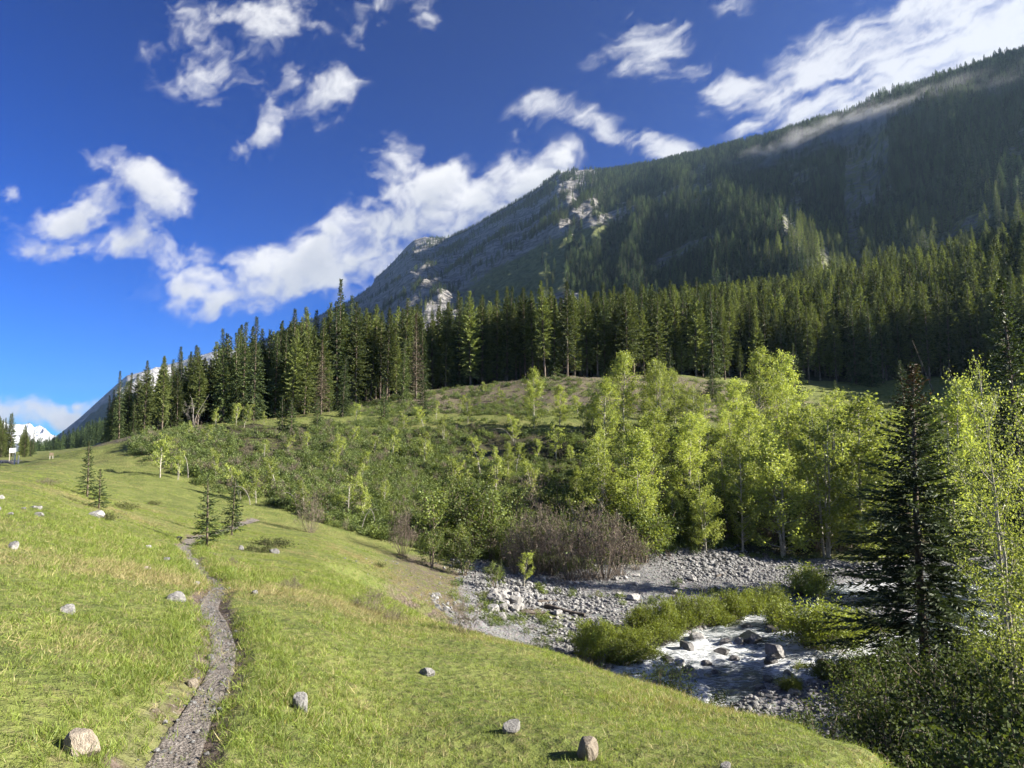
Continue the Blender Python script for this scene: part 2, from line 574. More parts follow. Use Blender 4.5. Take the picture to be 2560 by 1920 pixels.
def bark_mat(name, a, b_, scale=8.0):
    m, t, out = new_mat(name)
    tc_ = t.n('ShaderNodeTexCoord')
    mp = t.n('ShaderNodeMapping')
    mp.inputs[3].default_value = (1, 1, .35)
    t.L.new(tc_.outputs['Object'], mp.inputs[0])
    n1 = t.noise(mp.outputs[0], scale, 4, .65)
    n2 = t.noise(mp.outputs[0], scale * 6, 3, .6)
    f = t.math('ADD', t.math('MULTIPLY', n1, .65), t.math('MULTIPLY', n2, .35))
    c = t.mixc(t.mr(f, .36, .62), a, b_)
    b = pbsdf(t, c, .9, .15)
    bump(t, b, n2, .02, .6)
    t.L.new(b.outputs[0], out.inputs[0])
    return m


M = {}
M['grass'] = leaf_mat('grass_blades', (.100, .150, .028), (.268, .322, .066), (1.15, 1.15, .6), .3, .42, .5, (.42, .37, .18))
M['dry'] = leaf_mat('dry_grass_blades', (.17, .15, .06), (.42, .36, .18), (1.1, 1.0, .7), .3, .35, .6)
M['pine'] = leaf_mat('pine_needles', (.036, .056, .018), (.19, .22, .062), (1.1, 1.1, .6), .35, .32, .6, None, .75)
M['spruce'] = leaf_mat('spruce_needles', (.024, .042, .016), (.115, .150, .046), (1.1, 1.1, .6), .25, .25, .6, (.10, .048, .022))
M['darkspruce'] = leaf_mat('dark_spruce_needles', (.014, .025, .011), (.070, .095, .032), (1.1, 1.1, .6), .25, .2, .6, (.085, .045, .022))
M['deadneedle'] = leaf_mat('dead_needles', (.07, .055, .035), (.15, .12, .08), (1, 1, .8), .3, .15, .8)
M['farpine'] = leaf_mat('hillside_needles', (.016, .034, .015), (.082, .118, .040), (1.1, 1.1, .6), .7, .2, .65, None, 1.15)
M['poplar'] = leaf_mat('poplar_leaves', (.180, .225, .055), (.360, .400, .110), (1.15, 1.15, .6), .25, .52, .45)
M['alder'] = leaf_mat('shrub_leaves', (.066, .098, .026), (.175, .215, .058), (1.2, 1.15, .55), .35, .42, .5)
M['willow'] = leaf_mat('willow_leaves', (.10, .135, .025), (.215, .255, .05), (1.2, 1.15, .5), .25, .42, .5)
M['cover'] = leaf_mat('ground_cover_leaves', (.036, .062, .020), (.150, .190, .060), (1.15, 1.15, .6), .55, .35, .5)
M['shadeleaf'] = leaf_mat('shade_toned_bank_leaves', (.028, .048, .015), (.095, .125, .034), (1.2, 1.15, .5), .4, .35, .75)  # bank shade is put into this darker leaf colour
M['juniper'] = leaf_mat('juniper_needles', (.04, .05, .018), (.12, .13, .04), (1.1, 1.1, .6), .3, .15, .7)
M['bark'] = bark_mat('conifer_bark', (.055, .042, .032), (.17, .135, .105), 5)
M['pbark'] = bark_mat('poplar_bark', (.16, .145, .11), (.42, .39, .32), 6)
M['twig'] = bark_mat('bare_twig_bark', (.075, .058, .045), (.235, .19, .15), 12)
M['deadwood'] = bark_mat('weathered_dead_wood', (.13, .115, .10), (.33, .30, .265), 9)
M['log'] = bark_mat('dark_driftwood', (.035, .03, .026), (.12, .10, .085), 5)


def rock_mat(name, a, b_, c_, scale=6.0, wet=.9):
    m, t, out = new_mat(name)
    tc_ = t.n('ShaderNodeTexCoord')
    oi = t.n('ShaderNodeObjectInfo')
    v = t.vm('ADD', tc_.outputs['Object'], oi.outputs['Location'])
    n1 = t.noise(v, scale, 5, .65, .3)
    n2 = t.noise(v, scale * 5, 4, .7)
    c = t.mixc(t.mr(n1, .35, .65), a, b_)
    c = t.mixc(t.math('MULTIPLY', t.mr(n2, .58, .72), .6), c, c_)
    hv = t.n('ShaderNodeHueSaturation')
    t.L.new(c, hv.inputs['Color'])
    t.L.new(t.math('MULTIPLY_ADD', oi.outputs['Random'], .7, .62), hv.inputs['Value'])
    b = pbsdf(t, hv.outputs[0], wet, .3)
    bump(t, b, t.math('ADD', n1, t.math('MULTIPLY', n2, .35)), .06, .8)
    t.L.new(b.outputs[0], out.inputs[0])
    return m


M['rock'] = rock_mat('grey_limestone', (.17, .163, .158), (.31, .30, .285), (.09, .087, .083))
M['tanrock'] = rock_mat('tan_limestone', (.23, .19, .145), (.34, .29, .225), (.16, .13, .10))
M['wetrock'] = rock_mat('wet_creek_rock', (.045, .043, .044), (.12, .113, .11), (.022, .022, .022), 4, .35)
M['pebble'] = rock_mat('river_pebbles', (.12, .118, .118), (.26, .255, .248), (.08, .078, .078), 3)

# ---- ground
m, t, out = new_mat('meadow_ground')
geo = t.n('ShaderNodeNewGeometry')
pos = geo.outputs['Position']
n_big = t.noise(pos, .12, 4, .6)
n_mid = t.noise(pos, 1.1, 5, .65)
n_fine = t.noise(pos, 9.0, 4, .7)
n_vf = t.noise(pos, 45.0, 3, .7)
g1 = t.mixc(t.mr(n_mid, .35, .65), (.078, .102, .024), (.140, .160, .044))
g1 = t.mixc(t.math('MULTIPLY', t.mr(n_fine, .48, .68), .55), g1, (.17, .14, .075))
g1 = t.mixc(t.math('MULTIPLY', t.mr(n_big, .5, .66), .35), g1, (.17, .15, .065))
soil = t.mixc(t.mr(n_fine, .35, .68), (.062, .046, .036), (.150, .118, .096))
soil = t.mixc(t.mr(n_vf, .60, .70), soil, (.27, .245, .225))
soil = t.mixc(t.math('MULTIPLY', t.mr(n_mid, .52, .62), .75), soil, (.12, .135, .04))
vor = t.n('ShaderNodeTexVoronoi')
vor.inputs['Scale'].default_value = 9.0
t.L.new(pos, vor.inputs['Vector'])
gv = t.mixc(t.mr(n_mid, .3, .7), (.105, .102, .102), (.175, .170, .167))
gv = t.mixc(.5, gv, vor.outputs['Color'], 'SOFT_LIGHT')
gsat = t.n('ShaderNodeHueSaturation')
gsat.inputs['Saturation'].default_value = .25
t.L.new(gv, gsat.inputs['Color'])
fs = t.mr(t.math('ADD', t.attr('soil'), t.math('MULTIPLY', t.math('SUBTRACT', n_mid, .5), 1.1)), .32, .58)
fg = t.mr(t.math('ADD', t.attr('gravel'), t.math('MULTIPLY', t.math('SUBTRACT', n_mid, .5), .8)), .35, .6)
c = t.mixc(fs, g1, soil)
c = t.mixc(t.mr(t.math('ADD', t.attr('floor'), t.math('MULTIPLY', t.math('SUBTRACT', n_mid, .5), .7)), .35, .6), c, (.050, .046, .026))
c = t.mixc(fg, c, gsat.outputs[0])
b = pbsdf(t, c, .92, .15)
hh = t.math('ADD', t.math('MULTIPLY', n_fine, .7), t.math('ADD', t.math('MULTIPLY', n_vf, .3), t.math('MULTIPLY', vor.outputs['Distance'], .6)))
bump(t, b, hh, .09, .9)
t.L.new(b.outputs[0], out.inputs[0])
M['ground'] = m

# ---- trail
m, t, out = new_mat('trodden_gravel_trail')
geo = t.n('ShaderNodeNewGeometry')
pos = geo.outputs['Position']
n1 = t.noise(pos, 7.0, 5, .65)
n2 = t.noise(pos, 60.0, 4, .75)
vor = t.n('ShaderNodeTexVoronoi')
vor.inputs['Scale'].default_value = 55.0
t.L.new(pos, vor.inputs['Vector'])
c = t.mixc(t.mr(n1, .3, .7), (.105, .092, .083), (.205, .182, .165))
c = t.mixc(t.mr(n2, .55, .68), c, (.27, .25, .235))
c = t.mixc(t.math('MULTIPLY', t.mr(n2, .45, .35), .7), c, (.04, .034, .03))
b = pbsdf(t, c, .95, .1)
bump(t, b, t.math('ADD', n2, vor.outputs['Distance']), .02, 1.0)
t.L.new(b.outputs[0], out.inputs[0])
M['trail'] = m

# ---- asphalt
m, t, out = new_mat('asphalt')
geo = t.n('ShaderNodeNewGeometry')
c = t.mixc(t.noise(geo.outputs['Position'], 3.0, 5, .7), (.045, .045, .048), (.075, .074, .075))
b = pbsdf(t, c, .9, .2)
t.L.new(b.outputs[0], out.inputs[0])
M['asphalt'] = m

# ---- creek water: clear grey-green water broken by white foam
m, t, out = new_mat('creek_water')
geo = t.n('ShaderNodeNewGeometry')
pos = geo.outputs['Position']
rap = t.attr('rapid')
mp = t.n('ShaderNodeMapping')
mp.inputs[2].default_value = (0, 0, math.radians(-41))
mp.inputs[3].default_value = (.42, 2.0, 1)
t.L.new(pos, mp.inputs[0])
f1 = t.noise(mp.outputs[0], 2.3, 6, .68, 1.2)
f2 = t.noise(mp.outputs[0], 8.0, 5, .7, .8)
ff = t.math('ADD', t.math('MULTIPLY', f1, .62), t.math('MULTIPLY', f2, .38))
foam = t.mr(t.math('ADD', ff, t.math('MULTIPLY', rap, .24)), .59, .85)
c = t.mixc(foam, (.055, .075, .085), (.78, .80, .82))
b = pbsdf(t, c, .1, .5)
t.L.new(t.math('MULTIPLY_ADD', foam, .6, .12), b.inputs['Roughness'])
bump(t, b, t.math('ADD', f1, t.math('MULTIPLY', f2, .6)), .22, .9)
t.L.new(b.outputs[0], out.inputs[0])
M['water'] = m


def mountain_mat(name, rock_a, rock_b, green_a, green_b, floor_c, snow=True, sc=1.0):
    m, t, out = new_mat(name)
    geo = t.n('ShaderNodeNewGeometry')
    pos = geo.outputs['Position']
    n1 = t.noise(pos, .018 * sc, 6, .68, .6)
    n2 = t.noise(pos, .10 * sc, 5, .7, .4)
    n3 = t.noise(pos, .45 * sc, 4, .7)
    mp = t.n('ShaderNodeMapping')
    mp.inputs[2].default_value = (0, math.radians(-30), 0)
    mp.inputs[3].default_value = (.012 * sc, .012 * sc, .13 * sc)
    t.L.new(pos, mp.inputs[0])
    st = t.noise(mp.outputs[0], 1.0, 5, .65, .5)
    r = t.mixc(t.mr(t.math('ADD', t.math('MULTIPLY', n2, .5), t.math('MULTIPLY', st, .5)), .36, .62), rock_a, rock_b)
    r = t.mixc(t.math('MULTIPLY', t.mr(n3, .52, .7), .5), r, rock_a)
    g = t.mixc(t.mr(n2, .35, .65), green_a, green_b)
    c = t.mixc(t.mr(t.math('ADD', t.attr('green'), t.math('MULTIPLY', t.math('SUBTRACT', n2, .5), 1.6)), .35, .65), r, g)
    c = t.mixc(t.mr(t.math('ADD', t.attr('wood'), t.math('MULTIPLY', t.math('SUBTRACT', n2, .5), .9)), .4, .65), c, floor_c)
    if snow:
        sn = t.mr(t.math('ADD', t.attr('snow'), t.math('MULTIPLY', t.math('SUBTRACT', t.math('ADD', t.math('MULTIPLY', st, .6), t.math('MULTIPLY', n2, .4)), .5), 2.6)), .5, .62)
        c = t.mixc(sn, c, (.80, .82, .86))
    b = pbsdf(t, c, .95, .1)
    bump(t, b, t.math('ADD', t.math('MULTIPLY', n1, 1.5), t.math('ADD', t.math('MULTIPLY', st, .8), t.math('MULTIPLY', n2, .4))), 14.0 / sc, 1.0)
    t.L.new(b.outputs[0], out.inputs[0])
    return m


M['mountain'] = mountain_mat('mountain_rock_and_meadow', (.075, .072, .071), (.33, .318, .306), (.085, .105, .04), (.17, .18, .075), (.045, .058, .026))  # rock banding, contrast widened to stand in for relief shading
M['farmountain'] = mountain_mat('far_mountain_rock', (.17, .17, .18), (.46, .455, .46), (.095, .11, .075), (.15, .16, .10), (.075, .092, .06), True, .35)
M['snowmountain'] = mountain_mat('snow_peak_rock', (.15, .14, .14), (.34, .32, .30), (.1, .1, .1), (.1, .1, .1), (.05, .06, .05), True, .12)


def plain_mat(name, colr, rough=.6, metal=0.0):
    m, t, out = new_mat(name)
    geo = t.n('ShaderNodeNewGeometry')
    n = t.noise(geo.outputs['Position'], 5.0, 4, .6)
    c = t.mixc(t.math('MULTIPLY', t.mr(n, .4, .7), .25), colr, tuple(x * .6 for x in colr))
    b = pbsdf(t, c, rough, .3)
    b.inputs['Metallic'].default_value = metal
    t.L.new(b.outputs[0], out.inputs[0])
    return m


M['signwhite'] = plain_mat('white_sign_paint', (.75, .75, .74), .5)
M['signback'] = plain_mat('black_sign_lettering', (.03, .03, .03), .5)
M['post'] = plain_mat('weathered_grey_post', (.32, .29, .25), .85)
M['yellowsign'] = plain_mat('tan_trail_board', (.17, .13, .085), .7)

# ------------------------------------------------------------------ the setting: ground, trail, creek, road, mountains
nA, nR = ZG.shape
far_r = np.array([600, 1000, 1800, 3500, 7600.0])
XA = np.concatenate([XG, np.sin(AZ)[:, None] * far_r], 1)
YA = np.concatenate([YG, np.cos(AZ)[:, None] * far_r], 1)
zf = np.stack([np.minimum(ZG[:, -1], 0) * 0 - 12 - 6 * k for k in range(len(far_r))], 1)
ZA = np.concatenate([ZG, zf], 1)
va = np.stack([XA, YA, ZA], -1).reshape(-1, 3)
fa = grid_faces(nA, nR + len(far_r))[:, ::-1]
pad = lambda a: np.concatenate([a, np.repeat(a[:, -1:] * 0, len(far_r), 1)], 1).ravel()
# centre cap
cv = len(va)
va = np.concatenate([va, [[0, 0, -1.6]]])
i_ = np.arange(nA - 1) * (nR + len(far_r))
cap = np.stack([np.full(nA - 1, cv), i_ + nR + len(far_r), i_], 1)[:, ::-1]
addc = lambda a: np.concatenate([pad(a), [0]])
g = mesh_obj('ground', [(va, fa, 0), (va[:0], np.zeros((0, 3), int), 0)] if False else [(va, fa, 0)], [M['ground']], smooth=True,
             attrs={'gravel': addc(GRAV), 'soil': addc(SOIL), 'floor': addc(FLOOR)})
tag(g, kind='structure')

# trail: a worn, slightly sunken strip draped on the meadow
dxy = np.gradient(TR[:, :2], axis=0)
nrm = np.stack([-dxy[:, 1], dxy[:, 0]], 1) / np.hypot(dxy[:, 0], dxy[:, 1])[:, None]
offs = np.linspace(-1.35, 1.35, 11)
edge = 1 + .22 * fbm(np.arange(len(TR)) * .16, np.zeros(len(TR)), 3, 3)
px = TR[:, 0:1] + nrm[:, 0:1] * offs * (TR[:, 2] * edge)[:, None]
py = TR[:, 1:2] + nrm[:, 1:2] * offs * (TR[:, 2] * edge)[:, None]
pz = zt(px, py) + .018 + .012 * fbm(px * 6, py * 6, 3, 13) - .03 * (np.abs(offs) > 1.2)[None, :]
tv = np.stack([px, py, pz], -1).reshape(-1, 3)
tr = mesh_obj('path', [(tv, grid_faces(len(TR), 11), 0)], [M['trail']], smooth=True)
tag(tr, kind='structure')

# creek
xs = np.arange(-14, 62, .17)
ys = np.arange(17, 62, .17)
WX, WY = np.meshgrid(xs, ys)
WD = creek_d(WX, WY)
rr_ = np.hypot(WX, WY)
rapid = np.clip(.55 + 1.3 * fbm(WX * .35, WY * .35, 3, 77) + .25 * (rr_ < 40), 0, 1)
WZ = wlev(WX, WY) + .26 * rapid * (np.abs(fbm(WX * 1.6, WY * 1.6, 4, 81)) * 2.2) + .05 * fbm(WX * 4, WY * 4, 3, 83)
keep = WD < .9
fcs = grid_faces(len(ys), len(xs))
fcs = fcs[keep.ravel()[fcs].all(1)]
used = np.unique(fcs)
rem = np.full(WX.size, -1)
rem[used] = np.arange(len(used))
wv = np.stack([WX, WY, WZ], -1).reshape(-1, 3)[used]
wa = mesh_obj('creek', [(wv, rem[fcs], 0)], [M['water']], smooth=True, attrs={'rapid': rapid.ravel()[used]})
tag(wa, kind='structure')

# road beyond the mound on the left
sr = np.linspace(-22, 80, 60)
rp = np.stack([-50.0 - .52 * sr, 58.0 + .85 * sr], 1)
rn = np.array([.85, .52])
ro = np.array([-5.4, -4.2, 0, 4.2, 5.4])
rx = rp[:, 0:1] + rn[0] * ro
ry = rp[:, 1:2] + rn[1] * ro
rz = (-1.12 - .004 * sr)[:, None] - np.array([.9, 0, -.06, 0, .9])[None, :]
rd = mesh_obj('road', [(np.stack([rx, ry, rz], -1).reshape(-1, 3), grid_faces(60, 5)[:, ::-1], 0)], [M['asphalt']], smooth=False)
tag(rd, kind='structure')


def ridge_mesh(name, ridge, r_ridge, base_r, base_z, nu, nt, mat, rough, seed, shape=1.12, strata=0.0, back=400.0, masks=None, spur=0.0, gully=1.0):
    """a mountain side rising from a base line to a ridge line; ridge: (u, v) or ('az', deg, tan) points"""
    az, tan = [], []
    for p in ridge:
        if p[0] == 'az':
            az.append(math.radians(p[1]))
            tan.append(p[2])
        else:
            a, tt = pix(*p)
            az.append(float(a))
            tan.append(float(tt))
    A = np.linspace(az[0], az[-1], nu)
    T = np.interp(A, az, tan)
    R1 = np.interp(A, [x[0] for x in r_ridge], [x[1] for x in r_ridge])
    R0 = np.interp(A, [x[0] for x in base_r], [x[1] for x in base_r])
    t = np.linspace(0, 1, nt)
    Rm = R0[:, None] + (R1 - R0)[:, None] * t[None, :]
    Z1 = T * R1
    Z = base_z + (Z1[:, None] - base_z) * t[None, :] ** shape
    X, Y = np.sin(A)[:, None] * Rm, np.cos(A)[:, None] * Rm
    sc = R1[:, None] / 1500.0
    env = np.sin(np.pi * np.clip(t, 0, 1)) ** .6
    gl = np.abs(fbm(A[:, None] * 16 + .8 * fbm(X / 300, Y / 300, 3, seed + 9), t[None, :] * 1.3, 4, seed)) * 2
    nz = 46 * gully * (gl - .35) * sc + rough * sc * fbm(X / 130 / sc, Z / 90 / sc, 5, seed + 3, .6)
    nz = nz + spur * sc * (fbm(A[:, None] * 6.5 + 1.2 * t[None, :], t[None, :] * 1.1, 3, seed + 21)) * 2 * sstep(.12, .35, A)[:, None]
    if spur:
        nz = nz + 26 * sc * (np.abs(fbm(X / 48, Z / 40, 4, seed + 31, .6)) * 2 - .2) * (1 - sstep(.05, .25, A))[:, None]
    q = (Z / Rm) - .66 * A[:, None]
    q = q + .012 * fbm(X / 200, Y / 200, 3, seed + 5)
    if strata:
        saw = (q * 34) % 1.0
        nz = nz + strata * sc * (np.where(saw < .75, saw / .75, (1 - saw) / .25) - .5) * np.clip(1.35 - (A[:, None] - az[0]) * 1.7, 0, 1)
    crest = np.ones(nt)
    crest[-1] = .25
    lf = np.ones(len(A)) if not spur else .55 + .45 * sstep(.05, .3, A)
    rad = nz * lf[:, None] * env[None, :] * crest
    Rn = Rm - rad
    Zn = Z + rad * .35 * (1 - t[None, :] ** 6)
    X, Y = np.sin(A)[:, None] * Rn, np.cos(A)[:, None] * Rn
    # back side
    bR = R1[:, None] + np.array([.25, 1.0])[None, :] * back
    bz = Z1[:, None] - np.array([.18, .95])[None, :] * back
    XX = np.concatenate([X, np.sin(A)[:, None] * bR], 1)
    YY = np.concatenate([Y, np.cos(A)[:, None] * bR], 1)
    ZZ = np.concatenate([Zn, np.maximum(bz, -20)], 1)
    at = masks(A[:, None] + 0 * X, Zn / np.hypot(X, Y), t[None, :] + 0 * X, X, Y, Zn, q)
    padm = lambda a: np.concatenate([a, a[:, -1:], a[:, -1:]], 1)
    o = mesh_obj(name, [(np.stack([XX, YY, ZZ], -1).reshape(-1, 3), grid_faces(nu, nt + 2)[:, ::-1], 0)], [mat], smooth=True,
                 attrs={k: padm(v) for k, v in at.items()})
    tag(o, kind='structure')
    return dict(o=o, A=A, t=t, X=X, Y=Y, Z=Zn, q=q, at=at, R1=R1, Z1=Z1)


def upix(A, el):
    """photograph position of a direction (for surface masks given by what the photo shows where)"""
    x, y, z = np.tan(A), 1.0, el / np.cos(A)
    fw = cP * y + sP * z
    up = -sP * y + cP * z
    return 1280 + F * x / fw, 960 - F * up / fw


def ell(u, v, cu, cv, a, b, rot=0.0):
    c, s = math.cos(math.radians(rot)), math.sin(math.radians(rot))
    du, dv = u - cu, v - cv
    p, q = (du * c + dv * s) / a, (-du * s + dv * c) / b
    return np.clip(1.3 - np.sqrt(p * p + q * q), 0, 1)


def masks_main(A, el, t, X, Y, Z, q):
    u, v = upix(A, el)
    wood = sstep(1380, 1560, u + (v - 560) * .35)
    wood = wood * (1 - .8 * sstep(.05, .18, fbm(X / 110, Z / 60, 4, 301)))
    chute = sstep(.10, .19, fbm(A * 26 + .6 * fbm(X / 150, Z / 100, 3, 311), t * 1.6, 3, 313)) * sstep(.1, .25, t) * sstep(.97, .85, t)
    wood = wood * (1 - .92 * chute)
    for e in [(1900, 330, 60, 10, -25), (2010, 440, 40, 14, -30), (2420, 560, 60, 18, -25), (2360, 470, 60, 12, -20), (1700, 640, 110, 22, -25), (1500, 560, 120, 16, -25), (2230, 520, 50, 12, -20)]:
        wood = wood * (1 - np.clip(1.6 * ell(u, v, *e), 0, 1))
    green = np.clip(1.5 * ell(u, v, 1330, 690, 210, 75, -25), 0, 1) + .9 * ell(u, v, 1500, 600, 160, 40, -25)
    green = np.maximum(green * .85, .5 * sstep(1450, 1700, u))
    green = green * (1 - np.clip(1.6 * ell(u, v, 1260, 625, 90, 28, -22), 0, 1))
    snow = .32 * ell(u, v, 1075, 610, 60, 28, 0) + .30 * ell(u, v, 1450, 428, 60, 8, 5) + .12 * ell(u, v, 1000, 670, 70, 40, -35)
    return {'wood': np.clip(wood, 0, 1), 'green': np.clip(green, 0, 1), 'snow': snow}


RIDGE = [(420, 985), (560, 905), (660, 850), (740, 815), (800, 790), (880, 751), (928, 716), (940, 694), (965, 672), (985, 652), (1015, 618), (1035, 600), (1062, 592), (1110, 596),
         (1125, 592), (1170, 573), (1240, 533), (1330, 480), (1372, 452), (1395, 434), (1418, 427), (1480, 423), (1505, 430), (1560, 421), (1650, 407), (1740, 386), (1860, 357), (2000, 330), (2130, 291), (2300, 233), (2450, 176), (2560, 138),
         ('az', 42, .52), ('az', 50, .50), ('az', 57, .40), ('az', 64, .22), ('az', 70, .05)]  # unseen ridge right of view, heights shaped to shade the slope
pa = lambda u, v=600: float(pix(u, v)[0])
MT = ridge_mesh('mountain', RIDGE,
                [(pa(420), 2900), (pa(740), 2600), (pa(1060), 2350), (pa(1130), 2050), (pa(1420), 1700), (pa(1700), 1400), (pa(2000), 1200), (pa(2560), 980), (math.radians(50), 900), (math.radians(70), 760)],
                [(pa(420), 420), (pa(1130), 330), (pa(1700), 250), (pa(2560), 235), (math.radians(70), 260)],
                10, 620, 200, M['mountain'], 55, 100, shape=1.1, strata=42, spur=120, masks=masks_main)


def masks_far(A, el, t, X, Y, Z, q):
    wood = (1 - sstep(.30, .62, t + 1.0 * fbm(X / 500, Z / 200, 4, 401))) * .9
    snow = .55 * sstep(.55, 1, t) + .1
    return {'wood': wood, 'green': .5 * (1 - t), 'snow': snow * .38}


ridge_mesh('mountain', [(-420, 1170), (-60, 1160), (60, 1147), (85, 1128), (140, 1092), (200, 1044), (245, 1003), (290, 962), (318, 938), (345, 932), (440, 906), (536, 878), (640, 870), (760, 880), (900, 920)],
           [(-2, 3800), (2, 4400)], [(-2, 1500), (2, 1500)], -14, 260, 90, M['farmountain'], 120, 200, shape=1.05, strata=45, masks=masks_far, back=900, gully=1.5)


def masks_snow(A, el, t, X, Y, Z, q):
    return {'wood': (1 - sstep(.1, .3, t)), 'green': 0 * t, 'snow': .62 + .25 * t + .5 * fbm(A * 60, t * 3, 3, 501)}


ridge_mesh('mountain', [(-500, 1040), (-300, 1022), (-160, 1048), (-60, 1040), (0, 1052), (12, 1054), (22, 1062), (48, 1060), (62, 1061), (74, 1056), (86, 1068), (98, 1063), (112, 1070), (128, 1086), (190, 1105), (300, 1125)],
           [(-2, 6600), (2, 6600)], [(-2, 4200), (2, 4200)], -25, 320, 80, M['snowmountain'], 190, 300, shape=1.0, strata=50, masks=masks_snow, back=600, gully=2.4)


# ------------------------------------------------------------------ clouds: a high vault outside the air box, thin or dense from place to place, glowing with painted sun and shade
def cloud_density(X, Z):
    wx = X + .065 * fbm(X * 9, Z * 9, 3, 901) + .026 * fbm(X * 32, Z * 32, 4, 903)
    wz = Z + .050 * fbm(X * 9 + 40, Z * 9, 3, 905) + .024 * fbm(X * 32 + 40, Z * 32, 4, 907)

    def blobs(lst, grow):
        tot = np.zeros_like(X)
        for (u, v, a, b, tl, wt) in lst:
            cx, cz_ = gno(u, v)
            c, s_ = math.cos(math.radians(tl)), math.sin(math.radians(tl))
            du, dv = wx - cx, wz - cz_
            q = np.hypot((du * c + dv * s_) / (grow * a / F), (-du * s_ + dv * c) / (grow * b / F))
            tot += wt * sstep(1.0, .05, q)
        return np.minimum(tot, 1.45)
    t1 = blobs(CUMULUS, 1.6)
    f1 = fbm(wx * 14, wz * 17, 7, 911, .56)
    f1b = fbm(wx * 60, wz * 70, 4, 913, .6)
    d1 = sstep(.10, 1.6, t1 * .88 + 3.0 * f1 + 1.1 * f1b) * sstep(0, .3, t1)
    t2 = blobs(CIRRUS, 1.8)
    c, s_ = math.cos(math.radians(24)), math.sin(math.radians(24))
    p_, q_ = wx * c + wz * s_, -wx * s_ + wz * c
    f2 = fbm(p_ * 8, q_ * 46, 6, 921, .62) * 1.25 + fbm(wx * 26, wz * 30, 6, 923, .62) * .7
    d2 = sstep(.05, 1.5, t2 * .85 + 1.9 * f2) * sstep(0, .3, t2)
    return d1, d2


def vault(az, el, front):
    A_, E_ = np.meshgrid(np.radians(az), np.radians(el), indexing='ij')
    if front:
        X, Z = np.tan(A_), np.tan(E_) / np.cos(A_)
        d1, d2 = cloud_density(X, Z)
        acc = 0
        for j in (1, 2, 3, 4):
            acc = acc + cloud_density(X + .010 * j, Z + .017 * j)[0]
        br = np.exp(-.30 * acc) * .95 + .12 + .55 * (fbm(X * 26, Z * 30, 5, 931))  # density summed sunward paints lit and shaded cloud sides
        br = np.where(d2 > d1, .9, br)
        al = np.clip(1 - (1 - d1 * .97) * (1 - d2 * .86), 0, 1)
    else:
        px_, py_ = np.sin(A_) / np.tan(np.maximum(E_, .03)), np.cos(A_) / np.tan(np.maximum(E_, .03))
        f = fbm(px_ * 1.1, py_ * 1.1, 6, 941, .55)
        sd = np.sin(E_) * sun_vec.z + np.cos(E_) * (np.sin(A_) * sun_vec.x + np.cos(A_) * sun_vec.y)
        al = sstep(.04, .3, f) * .9 * sstep(.97, .90, sd) * sstep(.02, .1, E_)
        br = .8 + 0 * al
    R_ = 14500.0
    v = np.stack([R_ * np.sin(A_) * np.cos(E_), R_ * np.cos(A_) * np.cos(E_), R_ * np.sin(E_)], -1).reshape(-1, 3)
    f = grid_faces(len(az), len(el))
    k = (al.ravel()[f] > .012).any(1)
    f = f[k]
    us = np.unique(f)
    rm = np.full(len(v), -1)
    rm[us] = np.arange(len(us))
    return v[us], rm[f], al.ravel()[us], np.clip(br, 0, 1).ravel()[us]


m, t, out = new_mat('cloud_painted_light')
em = t.n('ShaderNodeEmission')
t.L.new(t.mixc(t.attr('bright'), (.44, .48, .57), (.90, .90, .91)), em.inputs[0])  # painted cloud light, given off by the sheet itself
em.inputs[1].default_value = CLOUD
trn = t.n('ShaderNodeBsdfTransparent')
mx_ = t.n('ShaderNodeMixShader')
t.L.new(t.attr('cover'), mx_.inputs[0])
t.L.new(trn.outputs[0], mx_.inputs[1])
t.L.new(em.outputs[0], mx_.inputs[2])
t.L.new(mx_.outputs[0], out.inputs[0])
m.cycles.emission_sampling = 'NONE'
pcs = [vault(np.arange(-42, 42.01, .11), np.arange(.3, 40.01, .11), True), vault(np.arange(42.11, 318.01, 1.0), np.arange(3, 80, 1.0), False), vault(np.arange(-42, 42.01, 1.0), np.arange(40.11, 80, 1.0), False)]
co = mesh_obj('sky', [(p_[0], p_[1], 0) for p_ in pcs], [m], smooth=True, attrs={'cover': np.concatenate([p_[2] for p_ in pcs]), 'bright': np.concatenate([p_[3] for p_ in pcs])})
tag(co, kind='structure')
print('cloud faces', len(co.data.polygons))

# ------------------------------------------------------------------ plant and stone builders
def unit(v):
    return v / np.maximum(np.linalg.norm(v, axis=-1, keepdims=True), 1e-9)


def tube(pts, rad, sides=6):
    pts = np.asarray(pts, float)
    n = len(pts)
    d = unit(np.gradient(pts, axis=0))
    ref = np.array([0.31, .95, .05])
    a = unit(np.cross(d, ref))
    b = np.cross(d, a)
    th = np.arange(sides) * 2 * np.pi / sides
    v = pts[:, None, :] + np.asarray(rad)[:, None, None] * (np.cos(th)[None, :, None] * a[:, None, :] + np.sin(th)[None, :, None] * b[:, None, :])
    i = np.arange(n - 1)[:, None] * sides
    k = np.arange(sides)[None, :]
    k2 = (k + 1) % sides
    f = np.stack([i + k, i + k2, i + sides + k2, i + sides + k], -1).reshape(-1, 4)
    return v.reshape(-1, 3), f


def merge(parts, mi=0):
    """join (verts, faces) of equal face size"""
    vs, fs, o = [], [], 0
    for v, f in parts:
        vs.append(v)
        fs.append(f + o)
        o += len(v)
    return np.concatenate(vs), np.concatenate(fs), mi


